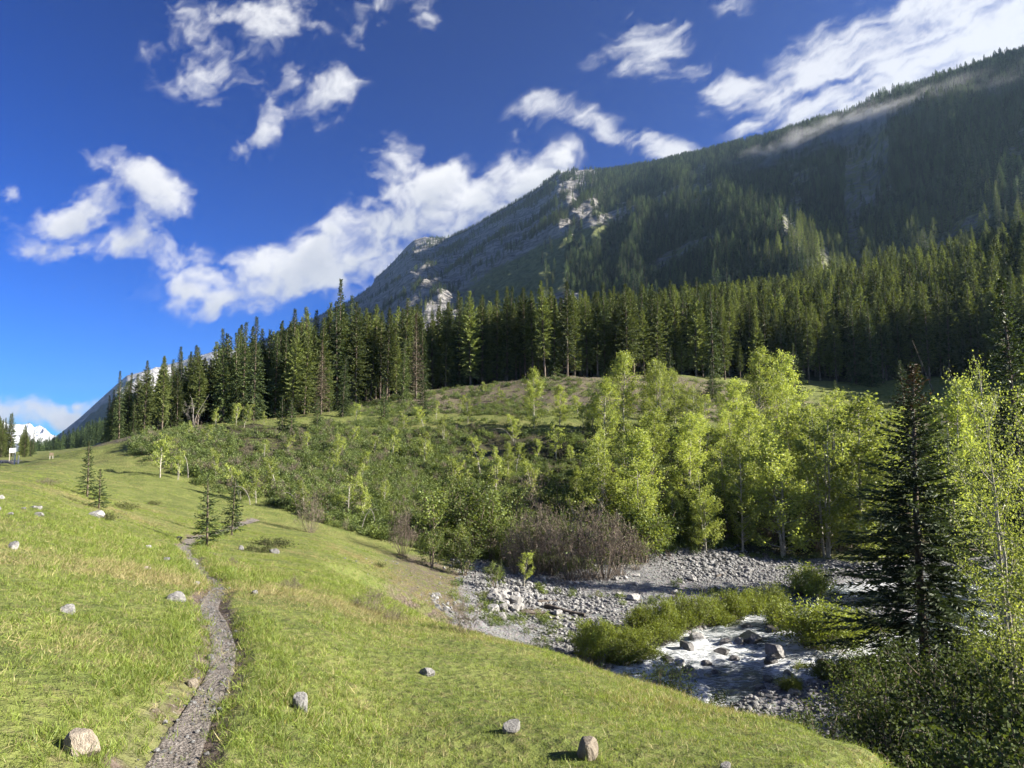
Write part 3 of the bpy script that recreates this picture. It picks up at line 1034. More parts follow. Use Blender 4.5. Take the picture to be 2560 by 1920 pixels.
def blades(p, d, ln, wd, rng, flat=None):
    """pointed slips: base at p, direction d, length ln, width wd (arrays)"""
    n = len(p)
    r = unit(rng.normal(size=(n, 3)))
    if flat is not None:
        r = unit(r + flat)
    s = unit(np.cross(d, r)) * (wd * .5)[:, None]
    mid = p + d * (ln * .45)[:, None]
    v = np.stack([p, mid + s, p + d * ln[:, None], mid - s], 1).reshape(-1, 3)
    f = np.arange(n * 4).reshape(n, 4)
    return v, f


def sticks(p0, p1, w0, w1, rng):
    n = len(p0)
    d = unit(p1 - p0)
    s = unit(np.cross(d, rng.normal(size=(n, 3))))
    v = np.stack([p0 - s * w0[:, None] * .5, p0 + s * w0[:, None] * .5, p1 + s * w1[:, None] * .5, p1 - s * w1[:, None] * .5], 1).reshape(-1, 3)
    return v, np.arange(n * 4).reshape(n, 4)


def conifer(seed, H, R, base=.08, nb=220, sp=.16, shoot=.42, wd=.11, low=-18, high=38, prof='cone', cones=False, droop=.25, gap=0.0, dead_low=0):
    """-> (trunk verts/faces, crown verts/faces/tint)"""
    rng = np.random.default_rng(seed)
    lean = rng.normal(0, .012, 2) * H
    hs = np.linspace(0, 1, 9)
    tp_ = np.stack([lean[0] * hs ** 2, lean[1] * hs ** 2, hs * H], 1)
    r0 = H * .0105 + .015
    tr_ = tube(tp_, r0 * (1 - hs) ** .8 + .008, 7)
    k = np.arange(nb)
    hf = ((k + rng.random(nb)) / nb) ** (.85)
    if gap:
        keep = rng.random(nb) > gap * .8
        hf = hf[keep]
        nb = len(hf)
    h = base + (1 - base) * hf
    if prof == 'cone':
        L = R * (.05 + .95 * (1 - hf) ** .85)
    elif prof == 'pine':
        L = R * np.minimum(1.0, .55 + 2.2 * hf) * np.minimum(1, .10 + 1.7 * (1 - hf)) ** .85
    else:  # spire
        L = R * (.10 + .90 * (1 - hf) ** .92) * (.8 + .4 * rng.random(nb))
    lump = 1 + .35 * fbm(hf * 14, rng.random(nb) * .01 + seed, 2, seed + 1)
    L = L * lump * rng.uniform(.62, 1.18, nb)
    az = k[:nb] * 2.39996 + rng.normal(0, .35, nb)
    dh = np.stack([np.cos(az), np.sin(az), np.zeros(nb)], 1)
    pitch = np.radians(low + (high - low) * hf ** 1.3 + rng.normal(0, 7, nb))
    ns = np.maximum(3, (L / sp).astype(int))
    idx = np.repeat(np.arange(nb), ns)
    j = np.concatenate([np.arange(n) for n in ns])
    s = (j + rng.random(len(j))) / ns[idx]
    s = .1 + .9 * s
    Li = L[idx]
    x = s * Li
    p = dh[idx] * (x * np.cos(pitch[idx]))[:, None]
    p[:, 2] = h[idx] * H + x * np.sin(pitch[idx]) - droop * s ** 2 * Li * (.3 + .7 * (1 - hf[idx])) + .12 * s ** 4 * Li
    p[:, 0] += lean[0] * h[idx] ** 2
    p[:, 1] += lean[1] * h[idx] ** 2
    P_, D_, LN, TI = [], [], [], []
    perp = np.stack([-dh[:, 1], dh[:, 0], np.zeros(nb)], 1)
    for side in (-1, 1, 0):
        d = dh[idx] * rng.uniform(.55, 1.0, len(idx))[:, None] + perp[idx] * (side * rng.uniform(.4, 1.1, len(idx)))[:, None]
        d[:, 2] += np.sin(pitch[idx]) * .6 + rng.normal(-.02, .28, len(idx)) - (.25 if side == 0 else 0)
        d = unit(d)
        ln = shoot * rng.uniform(.55, 1.25, len(idx)) * (1.05 - .55 * s) * np.clip(Li / (R * .6), .35, 1.1)
        P_.append(p)
        D_.append(d)
        LN.append(ln)
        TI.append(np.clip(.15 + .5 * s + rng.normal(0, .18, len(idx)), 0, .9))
    P_, D_, LN, TI = map(np.concatenate, (P_, D_, LN, TI))
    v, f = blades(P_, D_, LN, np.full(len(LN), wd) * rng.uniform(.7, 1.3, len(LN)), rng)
    # leader
    if cones:
        zz = P_[:, 2] / H
        br = (rng.random(len(TI)) < sstep(.82, .95, zz) * .45)
        TI = np.where(br, 1.0, TI)
    # branch wood
    p0 = np.stack([lean[0] * h ** 2, lean[1] * h ** 2, h * H], 1)
    mid = p0 + dh * (L * .5 * np.cos(pitch))[:, None]
    mid[:, 2] += L * .5 * np.sin(pitch) - droop * .25 * L * (.3 + .7 * (1 - hf))
    sv = sticks(p0, mid, np.full(nb, .018) * (H / 8 + .4), np.full(nb, .008) * (H / 8 + .4), rng)
    parts = [tr_, sv]
    if dead_low:
        n = dead_low
        hh_ = rng.uniform(.1, base + .1, n) * H
        a = rng.random(n) * 6.28
        l = rng.uniform(.3, .9, n) * R * .9
        q0 = np.stack([0 * a, 0 * a, hh_], 1)
        q1 = q0 + np.stack([np.cos(a) * l, np.sin(a) * l, rng.uniform(-.35, .1, n) * l], 1)
        parts.append(sticks(q0, q1, np.full(n, .035), np.full(n, .012), rng))
    tv_, tf_, _ = merge(parts)
    return (tv_, tf_), (v, f, TI)


def broadleaf(seed, H, W, n_stem=1, n_limb=26, leaves=4200, leaf=.11, base=.18, up=.9, spread=.24, lean=0.0, trunk_r=None, prof=0.0, sub=4):
    """poplar or shrub: stems, ascending limbs, twigs and separate leaves in clumps"""
    rng = np.random.default_rng(seed)
    wood, tw0, tw1, tips, tipw = [], [], [], [], []
    for s_ in range(n_stem):
        a0 = rng.random() * 6.28
        sp_ = 0 if n_stem == 1 else W * .22 * rng.uniform(.3, 1)
        hH = H * (1 if s_ == 0 else rng.uniform(.6, .97))
        hs = np.linspace(0, 1, 10)
        bx, by = np.cos(a0) * sp_, np.sin(a0) * sp_
        wob = rng.normal(0, .02, (10, 2)).cumsum(0) * H * .35
        pts = np.stack([bx * (.25 + .9 * hs) + wob[:, 0] * hs + lean * H * hs ** 1.6, by * (.25 + .9 * hs) + wob[:, 1] * hs, hs * hH * (1 - .35 * abs(lean) * hs)], 1)
        r0 = (trunk_r or H * .0095 + .012) * (1 if n_stem == 1 else .75)
        wood.append(tube(pts, r0 * (1 - hs) ** .75 + .006, 6))
        nl = max(5, n_limb // n_stem)
        for k in range(nl):
            f = base + (1 - base) * ((k + rng.random()) / nl)
            i = f * 9
            i0_ = min(int(i), 8)
            p = pts[i0_] + (pts[i0_ + 1] - pts[i0_]) * (i - i0_)
            ff = (f - base) / (1 - base)
            shp = (math.sin(math.pi * min(1, .18 + .82 * ff)) ** .6) if prof == 0 else max(.12, (1 - ff)) ** prof
            L = W * .5 * shp * rng.uniform(.65, 1.2) + .12
            a = rng.random() * 6.28
            el = up * rng.uniform(.6, 1.15) * (.75 + .5 * ff)
            d = np.array([math.cos(a) * math.cos(el), math.sin(a) * math.cos(el), math.sin(el)])
            e = p + d * L
            m_ = p + d * L * .5 + np.array([0, 0, -.05 * L])
            lr = r0 * .38 * (1 - ff * .6) + .004
            wood.append(tube(np.stack([p, m_, e]), np.array([lr, lr * .7, .004]), 4))
            for q in range(sub):
                g_ = rng.uniform(.3, 1.0)
                st = p + (e - p) * g_
                d2 = unit(d + rng.normal(0, .55, 3) + np.array([0, 0, .25]))
                l2 = L * rng.uniform(.25, .55) * (1.1 - .4 * g_) + .08
                tw0.append(st)
                tw1.append(st + d2 * l2)
                tips.append((st, st + d2 * l2))
                tipw.append(l2 + .1)
            tips.append((p + (e - p) * .4, e))
            tipw.append(L)
        tips.append((pts[7], pts[9]))
        tipw.append(H * .12)
    tw0, tw1 = np.array(tw0), np.array(tw1)
    sv = sticks(tw0, tw1, np.full(len(tw0), .016 + .0008 * H), np.full(len(tw0), .006), rng)
    T0 = np.array([a for a, b in tips])
    T1 = np.array([b for a, b in tips])
    pw = np.array(tipw)
    pick = rng.choice(len(T0), leaves, p=pw / pw.sum())
    g_ = rng.random(leaves) ** .7
    c = T0[pick] + (T1[pick] - T0[pick]) * g_[:, None] + rng.normal(0, 1, (leaves, 3)) * (spread * (.35 + .65 * rng.random(leaves)))[:, None]
    c[:, 2] = np.maximum(c[:, 2], .05)
    d = unit(rng.normal(size=(leaves, 3)) + np.array([0, 0, -.25]))
    ln = leaf * rng.uniform(.65, 1.3, leaves)
    v, f = blades(c, d, ln, ln * .8, rng)
    clump = rng.random(len(T0))
    ti = np.clip(.5 * clump[pick] + .25 + rng.normal(0, .17, leaves), 0, 1)
    tv_, tf_, _ = merge(wood + [sv])
    return (tv_, tf_), (v, f, ti)


def twigbush(seed, H, W, n=60, leaves=0, leaf=.06):
    """leafless (or nearly) shrub: arching stems branching twice"""
    rng = np.random.default_rng(seed)
    a = rng.random(n) * 6.28
    sp_ = rng.random(n) ** .6
    b0 = np.stack([np.cos(a) * sp_ * W * .11, np.sin(a) * sp_ * W * .11, np.zeros(n)], 1)
    hh_ = H * rng.uniform(.5, 1.0, n) * (1 - .5 * sp_ ** 2)
    e0 = np.stack([np.cos(a) * sp_ * W * .5, np.sin(a) * sp_ * W * .5, hh_], 1)
    m0 = b0 + (e0 - b0) * .55 + np.stack([np.cos(a + .8) * .07 * W, np.sin(a + .8) * .07 * W, .06 * hh_], 1)
    segs = [(b0, m0, .014, .010), (m0, e0, .010, .005)]
    ends = [e0]
    src0, src1 = m0, e0
    for lvl in range(3):
        k = 3
        i = np.repeat(np.arange(len(src0)), k)
        g_ = rng.uniform(.05, .95, len(i))[:, None]
        st = src0[i] + (src1[i] - src0[i]) * g_
        ln = np.linalg.norm(src1[i] - src0[i], axis=1) * rng.uniform(.35, .75, len(i))
        d = unit(unit(src1[i] - src0[i]) + rng.normal(0, .5, (len(i), 3)))
        en = st + d * ln[:, None]
        en[:, 2] = np.maximum(en[:, 2], .03)
        segs.append((st, en, .012 / (1 + .5 * lvl), .005))
        ends.append(en)
        src0, src1 = st, en
    ps = [sticks(p0, p1, np.full(len(p0), w0 * (H ** .3)), np.full(len(p0), w1 * (H ** .3)), rng) for p0, p1, w0, w1 in segs]
    v, f, _ = merge(ps)
    if leaves:
        E = np.concatenate(ends[1:])
        c = E[rng.integers(0, len(E), leaves)] + rng.normal(0, .05, (leaves, 3))
        ln = leaf * rng.uniform(.6, 1.3, leaves)
        lv, lf = blades(c, unit(rng.normal(size=(leaves, 3))), ln, ln * .6, rng)
        return (v, f), (lv, lf, rng.random(leaves))
    return (v, f), None


def dome(seed, W, H, leaves, leaf, aspect=.5, core=.55):
    """dense rounded bush: many upright shoots with narrow leaves"""
    rng = np.random.default_rng(seed)
    ns = max(30, leaves // 26)
    a = rng.random(ns) * 6.28
    q = rng.random(ns) ** .5
    lump = 1 + .3 * np.sin(a * 3 + seed) * q + rng.normal(0, .10, ns)
    e = np.stack([np.cos(a) * q * W * .5 * lump, np.sin(a) * q * W * .5 * lump, H * np.sqrt(np.maximum(1 - .85 * q * q, .05)) * lump], 1)
    b = e * np.array([.45, .45, 0])
    sv = sticks(b, e, np.full(ns, .014), np.full(ns, .005), rng)
    i = rng.integers(0, ns, leaves)
    g_ = .25 + .75 * rng.random(leaves) ** .6
    c = b[i] + (e[i] - b[i]) * g_[:, None] + rng.normal(0, .045 * W ** .5, (leaves, 3))
    c[:, 2] = np.maximum(c[:, 2], .02)
    d = unit((e - b)[i] * .5 + rng.normal(0, .55, (leaves, 3)) * np.linalg.norm((e - b)[i], axis=1)[:, None])
    ln = leaf * rng.uniform(.6, 1.35, leaves)
    v, f = blades(c, d, ln, ln * aspect, rng)
    ti = np.clip(.2 + .45 * g_ + rng.normal(0, .17, leaves), 0, 1)
    return sv, (v, f, ti)


def stone(seed, sx=1, sy=1, sz=.7, sub=3, cuts=9, rough=.07):
    """angular stone about 1 m across, base at z = 0"""
    import bmesh
    rng = np.random.default_rng(seed)
    bm = bmesh.new()
    bmesh.ops.create_icosphere(bm, subdivisions=sub, radius=.5)
    v = np.array([x.co[:] for x in bm.verts])
    f = np.array([[q.index for q in x.verts] for x in bm.faces])
    bm.free()
    for _ in range(cuts):
        n = unit(rng.normal(size=3))
        d = rng.uniform(.27, .43)
        ov = np.maximum(v @ n - d, 0)
        v = v - ov[:, None] * n[None, :] * .96
    v = v * (1 + 2.2 * rough * (fbm(v[:, 0] * 4 + seed, v[:, 1] * 4 + v[:, 2] * 3, 4, seed))[:, None])
    v = v * np.array([sx, sy, sz])
    v[:, 2] -= v[:, 2].min() * .72
    return v, f


# ------------------------------------------------------------------ thing makers
def proto(name, trunk, crown, tm, cm, tn='trunk', cn='crown', smooth=False):
    """unlinked source meshes (trunk mesh, crown mesh)"""
    a = mesh_obj(tn, [(trunk[0], trunk[1], 0)], [tm], link=False, smooth=True).data
    b = None
    if crown is not None:
        b = mesh_obj(cn, [(crown[0], crown[1], 0, crown[2])], [cm], link=False).data
    return dict(name=name, tn=tn, cn=cn, t=a, c=b)


def put(pr, loc, rz, sc, label, cat, group=None, sink=.06):
    """one plant = Empty at its foot with its own trunk and crown objects (mesh data shared)"""
    e = empty(pr['name'], (loc[0], loc[1], loc[2] - sink), rz, sc)
    e.rotation_euler = (random.gauss(0, .018), random.gauss(0, .018), rz)
    tag(e, label, cat, group)
    o = bpy.data.objects.new(pr['tn'], pr['t'])
    C.objects.link(o)
    o.parent = e
    if pr['c'] is not None:
        o = bpy.data.objects.new(pr['cn'], pr['c'])
        C.objects.link(o)
        o.parent = e
    return e


def joined(name, trunk, crown, tm, cm):
    parts = [(trunk[0], trunk[1], 0)] if trunk is not None else []
    parts.append((crown[0], crown[1], len(parts), crown[2]))
    return mesh_obj(name, parts, ([tm] if trunk is not None else []) + [cm], link=False)


def scatter(name, pts, rot, scl, idx, sources, kind='stuff', label=None, cat=None):
    """uncountable cover: one object whose points carry copies of a few source meshes"""
    coll = bpy.data.collections.new(name + '_sources')
    for k, s in enumerate(sources):
        s.name = '%s_source_%02d' % (name, k)
        coll.objects.link(s)
    pts = np.asarray(pts, np.float32)
    me = bpy.data.meshes.new(name)
    me.vertices.add(len(pts))
    me.vertices.foreach_set('co', pts.ravel())
    a = me.attributes.new('rot', 'FLOAT_VECTOR', 'POINT')
    a.data.foreach_set('vector', np.asarray(rot, np.float32).ravel())
    a = me.attributes.new('scl', 'FLOAT_VECTOR', 'POINT')
    a.data.foreach_set('vector', np.asarray(scl, np.float32).ravel())
    a = me.attributes.new('idx', 'INT', 'POINT')
    a.data.foreach_set('value', np.asarray(idx, np.int32))
    o = bpy.data.objects.new(name, me)
    C.objects.link(o)
    ng = bpy.data.node_groups.new(name, 'GeometryNodeTree')
    ng.interface.new_socket('Geometry', in_out='INPUT', socket_type='NodeSocketGeometry')
    ng.interface.new_socket('Geometry', in_out='OUTPUT', socket_type='NodeSocketGeometry')
    N, L = ng.nodes, ng.links
    gi, go = N.new('NodeGroupInput'), N.new('NodeGroupOutput')
    ip = N.new('GeometryNodeInstanceOnPoints')
    ci = N.new('GeometryNodeCollectionInfo')
    ci.inputs['Collection'].default_value = coll
    ci.inputs['Separate Children'].default_value = True
    ci.inputs['Reset Children'].default_value = True
    ip.inputs['Pick Instance'].default_value = True
    L.new(gi.outputs[0], ip.inputs['Points'])
    L.new(ci.outputs[0], ip.inputs['Instance'])
    for an, dt, so_ in (('rot', 'FLOAT_VECTOR', 'Rotation'), ('scl', 'FLOAT_VECTOR', 'Scale'), ('idx', 'INT', 'Instance Index')):
        na = N.new('GeometryNodeInputNamedAttribute')
        na.data_type = dt
        na.inputs['Name'].default_value = an
        outp = [x for x in na.outputs if x.enabled and x.name == 'Attribute'][0]
        L.new(outp, ip.inputs[so_])
    L.new(ip.outputs[0], go.inputs[0])
    md = o.modifiers.new('scatter', 'NODES')
    md.node_group = ng
    tag(o, label, cat, kind=kind)
    return o


def upright(n, rng, tilt=.08):
    return np.stack([rng.normal(0, tilt, n), rng.normal(0, tilt, n), rng.random(n) * 6.28], 1)


def iso(s, zvar=None):
    s = np.asarray(s, float)
    return np.stack([s, s, s if zvar is None else s * zvar], 1)

# ------------------------------------------------------------------ forest on the bank and hillside
rng = np.random.default_rng(11)
PINES = []
for k in range(8):
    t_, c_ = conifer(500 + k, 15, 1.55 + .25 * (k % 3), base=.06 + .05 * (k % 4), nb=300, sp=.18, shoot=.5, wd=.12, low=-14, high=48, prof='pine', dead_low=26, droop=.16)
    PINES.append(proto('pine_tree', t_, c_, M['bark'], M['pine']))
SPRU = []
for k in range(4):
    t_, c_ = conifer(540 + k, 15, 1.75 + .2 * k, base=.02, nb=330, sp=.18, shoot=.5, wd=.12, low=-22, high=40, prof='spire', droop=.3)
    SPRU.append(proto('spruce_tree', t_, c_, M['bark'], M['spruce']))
eu = [200, 290, 400, 500, 640, 800, 1000, 1130, 1400, 1700, 2000, 2300, 2560, 2800]
er = [90, 93, 91, 94, 97, 101, 112, 120, 117, 128, 140, 148, 146, 146]
hu = [200, 290, 340, 400, 500, 560, 640, 850, 1200, 1700, 2200, 2600]
hv_ = [5.0, 6.6, 7.9, 8.9, 10.4, 11.8, 12.8, 15.0, 15.0, 15.6, 16, 16]


def mtz(x, y):
    a, r = np.arctan2(x, y), np.hypot(x, y)
    iA = np.clip(np.interp(a, MT['A'], np.arange(len(MT['A']))).round().astype(int), 0, len(MT['A']) - 1)
    rr2 = np.hypot(MT['X'], MT['Y'])
    out = np.empty(len(x))
    for i in range(len(x)):
        row = rr2[iA[i]]
        out[i] = np.interp(r[i], row, MT['Z'][iA[i]], left=-99) if r[i] > row[0] else -99
    return out


cand = []
cells = {}
ca = rng.uniform(pa(276, 1000), math.radians(44), 30000)
cu = u_of(ca)
ce = np.interp(cu, eu, er)
cd = rng.random(30000) ** 1.25 * np.where(cu > 1500, 150, 100)
order = np.argsort(cd)
for i in order:
    r = ce[i] + cd[i] + 1.6 * math.sin(cu[i] * .031) + 1.0 * math.sin(cu[i] * .083)
    x, y = math.sin(ca[i]) * r, math.cos(ca[i]) * r
    md = (1.75 if cu[i] < 950 else 2.1) + .012 * cd[i] + max(0, cd[i] - 130) * .05
    gx, gy = int(x // 4), int(y // 4)
    ok = True
    for ox in (-1, 0, 1):
        for oy in (-1, 0, 1):
            for (qx, qy) in cells.get((gx + ox, gy + oy), ()):
                if (qx - x) ** 2 + (qy - y) ** 2 < md * md:
                    ok = False
    if ok:
        cells.setdefault((gx, gy), []).append((x, y))
        h = np.interp(cu[i], hu, hv_) * rng.uniform(.72, 1.1)
        if cd[i] < 4 and rng.random() < .22:
            h *= rng.uniform(.45, .75)
        cand.append((x, y, h, cd[i], cu[i]))
cand = np.array(cand)
czz = np.maximum(zt(cand[:, 0], cand[:, 1]), mtz(cand[:, 0], cand[:, 1]))
inview = (cand[:, 4] > -40) & (cand[:, 4] < 2600)
rank = np.argsort(np.where(inview, cand[:, 3], 1e6))


def zone(u):
    for lim, nm in ((560, 'behind the dead tree'), (900, 'above the terrace spruces'), (1350, 'above the stony slope'), (1800, 'behind the tall poplars'), (9999, 'under the mountain')):
        if u < lim:
            return nm


def hill_zone(u, r):
    if r > 84:
        return 'on the stony slope below the forest'
    if r > 76:
        return 'along the terrace edge'
    return 'on the mound slope by the meadow' if u < 700 else 'on the scrubby hillside above the trail' if u < 1150 else 'in the thicket above the gravel'


FRONT = 285
rest = []
for n_, i in enumerate(rank):
    x, y, h, d_, u_ = cand[i]
    z = czz[i]
    spire = rng.random() < (.42 if u_ < 620 else .12)
    if n_ < FRONT:
        if spire:
            zn = zone(u_)
            put(SPRU[rng.integers(4)], (x, y, z), rng.random() * 6.28, h / 15 * 1.06, 'dark spruce with a pointed spire in the forest ' + zn, 'spruce', 'spruces in the forest ' + zn, .2)
        else:
            zn = zone(u_)
            row = 'front edge' if d_ < 3.5 else 'inner rows'
            hd = 'short young pine' if h < 9.5 and u_ > 700 else 'tall green pine'
            put(PINES[rng.integers(8)], (x, y, z), rng.random() * 6.28, h / 15, hd + ' at the ' + row + ' of the forest ' + zn, 'pine', hd + 's, ' + row + ' of the forest ' + zn, .2)
    else:
        rest.append((x, y, z - .2, h / 15, rng.integers(8) if not spire else 8 + rng.integers(4)))
# outstanding forest trees
for (u, r, h, pr, lab) in [
        (845, 106, 19.5, 0, 'tallest spruce, its spire rising far above the forest on the bank'),
        (300, 86, 7.6, 1, 'sunlit spruce at the open end of the forest, branched to the ground'),
        (855, 92, 8.0, 2, 'shorter sunlit spruce standing in front of the dark forest wall'),
        (1005, 104, 9.5, 3, 'lone spruce at the foot of the forest above the stony slope'),
        (632, 93, 13.0, 3, 'high double spire of spruce near the left end of the forest')]:
    x, y, z, _ = at_r(u, r, 1050)
    put(SPRU[pr], (x, y, z), rng.random() * 6.28, h / 15, lab, 'spruce', None, .2)
t_, c_ = conifer(590, 13, 1.5, base=.1, nb=240, sp=.22, shoot=.5, wd=.09, low=-10, high=40, prof='cone')
gp = proto('dead_pine_tree', t_, c_, M['bark'], M['deadneedle'])
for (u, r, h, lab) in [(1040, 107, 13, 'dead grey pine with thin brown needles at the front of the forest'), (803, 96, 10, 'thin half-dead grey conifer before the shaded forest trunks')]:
    x, y, z, _ = at_r(u, r, 1000)
    put(gp, (x, y, z), 1.0, h / 13, lab, 'pine', None, .2)

# roadside pines far left
for i in range(34):
    u = rng.uniform(-60, 84)
    r = rng.uniform(205, 265)
    x, y, z, _ = at_r(u, r, 1120)
    h = rng.uniform(8.5, 12.5) * (1 if u < 45 else .78)
    put(PINES[rng.integers(8)] if rng.random() < .6 else SPRU[rng.integers(4)], (x, y, -1.9), rng.random() * 6.28, h / 15 * .95,
        'dark conifer in the roadside wood behind the road sign', 'conifer', 'roadside wood behind the road sign', .2)

# the wood on the mountain side: thousands of conifers
lows = []
for k in range(5):
    t_, c_ = conifer(700 + k, 15, 2.0 + .15 * k, base=.05, nb=95, sp=.42, shoot=.95, wd=.28, low=-20, high=45, prof='cone' if k % 2 else 'pine')
    lows.append(joined('hillside_conifer', t_, c_, M['bark'], M['farpine']))
for k in range(5):
    t_, c_ = conifer(700 + k, 15, 1.9 + .15 * k, base=.05, nb=130, sp=.36, shoot=.8, wd=.22, low=-18, high=45, prof='cone' if k % 2 else 'pine')
    lows.append(joined('hillside_conifer', t_, c_, M['bark'], M['pine']))  # lighter needles for low trees, a sunlit look put into colour
nm = 120000
mA, mt_ = rng.uniform(pa(560), math.radians(41), nm), rng.random(nm) ** .72
mt_[:3600] = rng.uniform(.975, .999, 3600)
mA[:3600] = rng.uniform(pa(700), math.radians(40), 3600)
fi = np.interp(mA, MT['A'], np.arange(len(MT['A'])))
ft = mt_ * (len(MT['t']) - 1)
ia, it = np.clip(fi.astype(int), 0, len(MT['A']) - 2), np.clip(ft.astype(int), 0, len(MT['t']) - 2)
wa_, wt_ = fi - ia, ft - it
bl = lambda G: (G[ia, it] * (1 - wa_) + G[ia + 1, it] * wa_) * (1 - wt_) + (G[ia, it + 1] * (1 - wa_) + G[ia + 1, it + 1] * wa_) * wt_
mx, my, mz, mq = bl(MT['X']), bl(MT['Y']), bl(MT['Z']), bl(MT['q'])
mwood, mgreen = bl(MT['at']['wood']), bl(MT['at']['green'])
mr_ = np.hypot(mx, my)
mu, mv = upix(mA, mz / mr_)
saw = (mq * 34) % 1.0
band = sstep(.5, .68, saw) * (1 - sstep(.9, 1.0, saw))
left = (1 - np.clip(mgreen * 1.3, 0, .97)) * (.02 + .55 * band * (fbm(mx / 90, mz / 60, 3, 601) > -.08))
left *= 1 - .9 * np.clip(1.5 * ell(mu, mv, 1010, 655, 95, 45, -40), 0, 1)
left = left * (1 - .9 * np.clip(1.4 * ell(mu, mv, 1440, 450, 90, 26, 0), 0, 1))
left = left + .3 * sstep(.66, .82, vnoise(mx / 40, mz / 30, 611)) * (1 - np.clip(mgreen * 1.3, 0, .95))
dens = np.maximum(mwood, np.clip(left, 0, 1))
w_area = mr_ / 2200
crest = (mt_ > .975) & (np.abs(mu - 1445) > 42) & ((mu > 1120) | (mu < 925))
acc = (rng.random(nm) < dens * w_area * 1.05 * np.clip(.75 + 2.2 * fbm(mx / 60, mz / 40, 3, 621), .12, 1.2)) | (crest & (rng.random(nm) < .5))
acc &= (mr_ > 430) | (mz > zt(mx, my))
mh = rng.uniform(.6, 1.3, nm) * np.where(mt_ > .93, .72, 1.0) * np.where(mu < 1350, .8, 1.0)
acc = np.nonzero(acc)[0]
print('mountain trees', len(acc))
n = len(acc)
scatter('mountain_forest', np.stack([mx[acc], my[acc], mz[acc] - .8], 1), upright(n, rng, .02), iso(mh[acc]), rng.integers(0, 5, n) + 5 * ((mt_[acc] + .5 * fbm(mx[acc] / 120, mz[acc] / 80, 3, 631)) < .24), lows)
rest = np.array(rest)
n = len(rest)
print('bank forest rest', n)
allsrc = [mesh_obj('s', [(_v, _f, 0), (_cv, _cf, 1, _ti)], [M['bark'], M['pine'] if k < 8 else M['spruce']], link=False) for k, ((_v, _f), (_cv, _cf, _ti)) in enumerate(
    [conifer(500 + k, 15, 1.6 + .25 * (k % 3), base=.06 + .05 * (k % 4), nb=170, sp=.3, shoot=.7, wd=.2, low=-14, high=48, prof='pine') for k in range(8)] +
    [conifer(540 + k, 15, 1.8 + .2 * k, base=.02, nb=190, sp=.3, shoot=.65, wd=.18, low=-22, high=40, prof='spire') for k in range(4)])]
scatter('bank_forest', rest[:, :3], upright(n, rng, .015), iso(rest[:, 3]), rest[:, 4].astype(int), allsrc)
# dark wood in the far valley on the left
n = 900
fa_ = rng.uniform(pa(60, 1130), pa(330, 1130), n)
fr_ = rng.uniform(430, 900, n)
src2 = [mesh_obj('s', [(_cv, _cf, 0, _ti)], [M['farpine']], link=False) for (_t, (_cv, _cf, _ti)) in [conifer(720 + k, 15, 2.1, base=.03, nb=80, sp=.45, shoot=1.0, wd=.3, prof='cone') for k in range(2)]]
scatter('valley_forest', np.stack([np.sin(fa_) * fr_, np.cos(fa_) * fr_, -6 + (fr_ - 430) * .004 + 30 * sstep(100, 330, u_of(fa_)) * (fr_ / 900)], 1), upright(n, rng, .02), iso(rng.uniform(.6, 1.0, n)), rng.integers(0, 2, n), src2)

# ------------------------------------------------------------------ single spruces on the meadow, terrace and banks
SMALL = []
for k in range(5):
    t_, c_ = conifer(800 + k, 3.0, .62 + .06 * k, base=.08, nb=130, sp=.065, shoot=.23, wd=.038, low=-8, high=40, prof='cone', droop=.1, gap=.12)
    SMALL.append(proto('young_spruce', t_, c_, M['bark'], M['spruce']))
DENSE = []
for k in range(3):
    t_, c_ = conifer(820 + k, 4.0, .95 + .1 * k, base=.02, nb=170, sp=.085, shoot=.27, wd=.05, low=-15, high=42, prof='cone', droop=.2)
    DENSE.append(proto('young_spruce', t_, c_, M['bark'], M['spruce']))


def put_px(pr, H0, u, v, hpx, label, cat, group=None, wide=1.0, r=None, sink=.06, rz=None):
    x, y, z, rr = place(u, v) if r is None else at_r(u, r, v)
    h = hpx * math.hypot(rr, z) * math.cos(math.atan((u - 1280) / F)) / F
    s = h / H0
    return put(pr, (x, y, z), rng.random() * 6.28 if rz is None else rz, (s * wide, s * wide, s), label, cat, group, sink)


put_px(SMALL[0], 3, 218, 1243, 140, 'taller of two young spruces side by side on the open meadow', 'spruce')
put_px(SMALL[1], 3, 247, 1272, 102, 'shorter, fuller young spruce at the foot of the taller meadow spruce', 'spruce', wide=1.25)
put_px(SMALL[2], 3, 517, 1366, 178, 'young spruce with bare lower stem beside the bend in the trail', 'spruce', wide=1.0)
put_px(SMALL[3], 3, 579, 1338, 150, 'young spruce beyond the trail, just behind the one at its bend', 'spruce', wide=.85)
TL = [(705, 1090, 102, 'left one of a close pair of small spruces on the terrace edge'), (728, 1090, 96, 'narrower one of a close pair of small spruces on the terrace edge'),
      (792, 1078, 86, 'small bright spruce alone on the grassy terrace'), (960, 1060, 98, 'dark small spruce on the grassy terrace before the stony slope'),
      (1057, 1045, 96, 'small spruce at the foot of the stony slope')]
for k, (u, v, h, lab) in enumerate(TL):
    put_px(DENSE[k % 3], 4, u, v, h, lab, 'spruce')
for k, (u, v, r, h, lab) in enumerate([(1675, 950, 118, 92, 'young spruce on the bare bank between the two tallest poplar clumps'), (1782, 975, 112, 88, 'young spruce on the stony bank beside the tall poplar clump'),
                                       (2095, 1010, 118, 95, 'full young spruce on the bank behind the poplars'), (2172, 1085, 100, 108, 'broad dark spruce rising behind the wide poplar'),
                                       (1985, 960, 128, 130, 'pale spruce standing clear in front of the shaded forest'), (2260, 1000, 122, 150, 'slender young pine in front of the shaded forest wall')]):
    put_px(DENSE[k % 3], 4, u, v, h, lab, 'spruce', r=r, sink=.1)
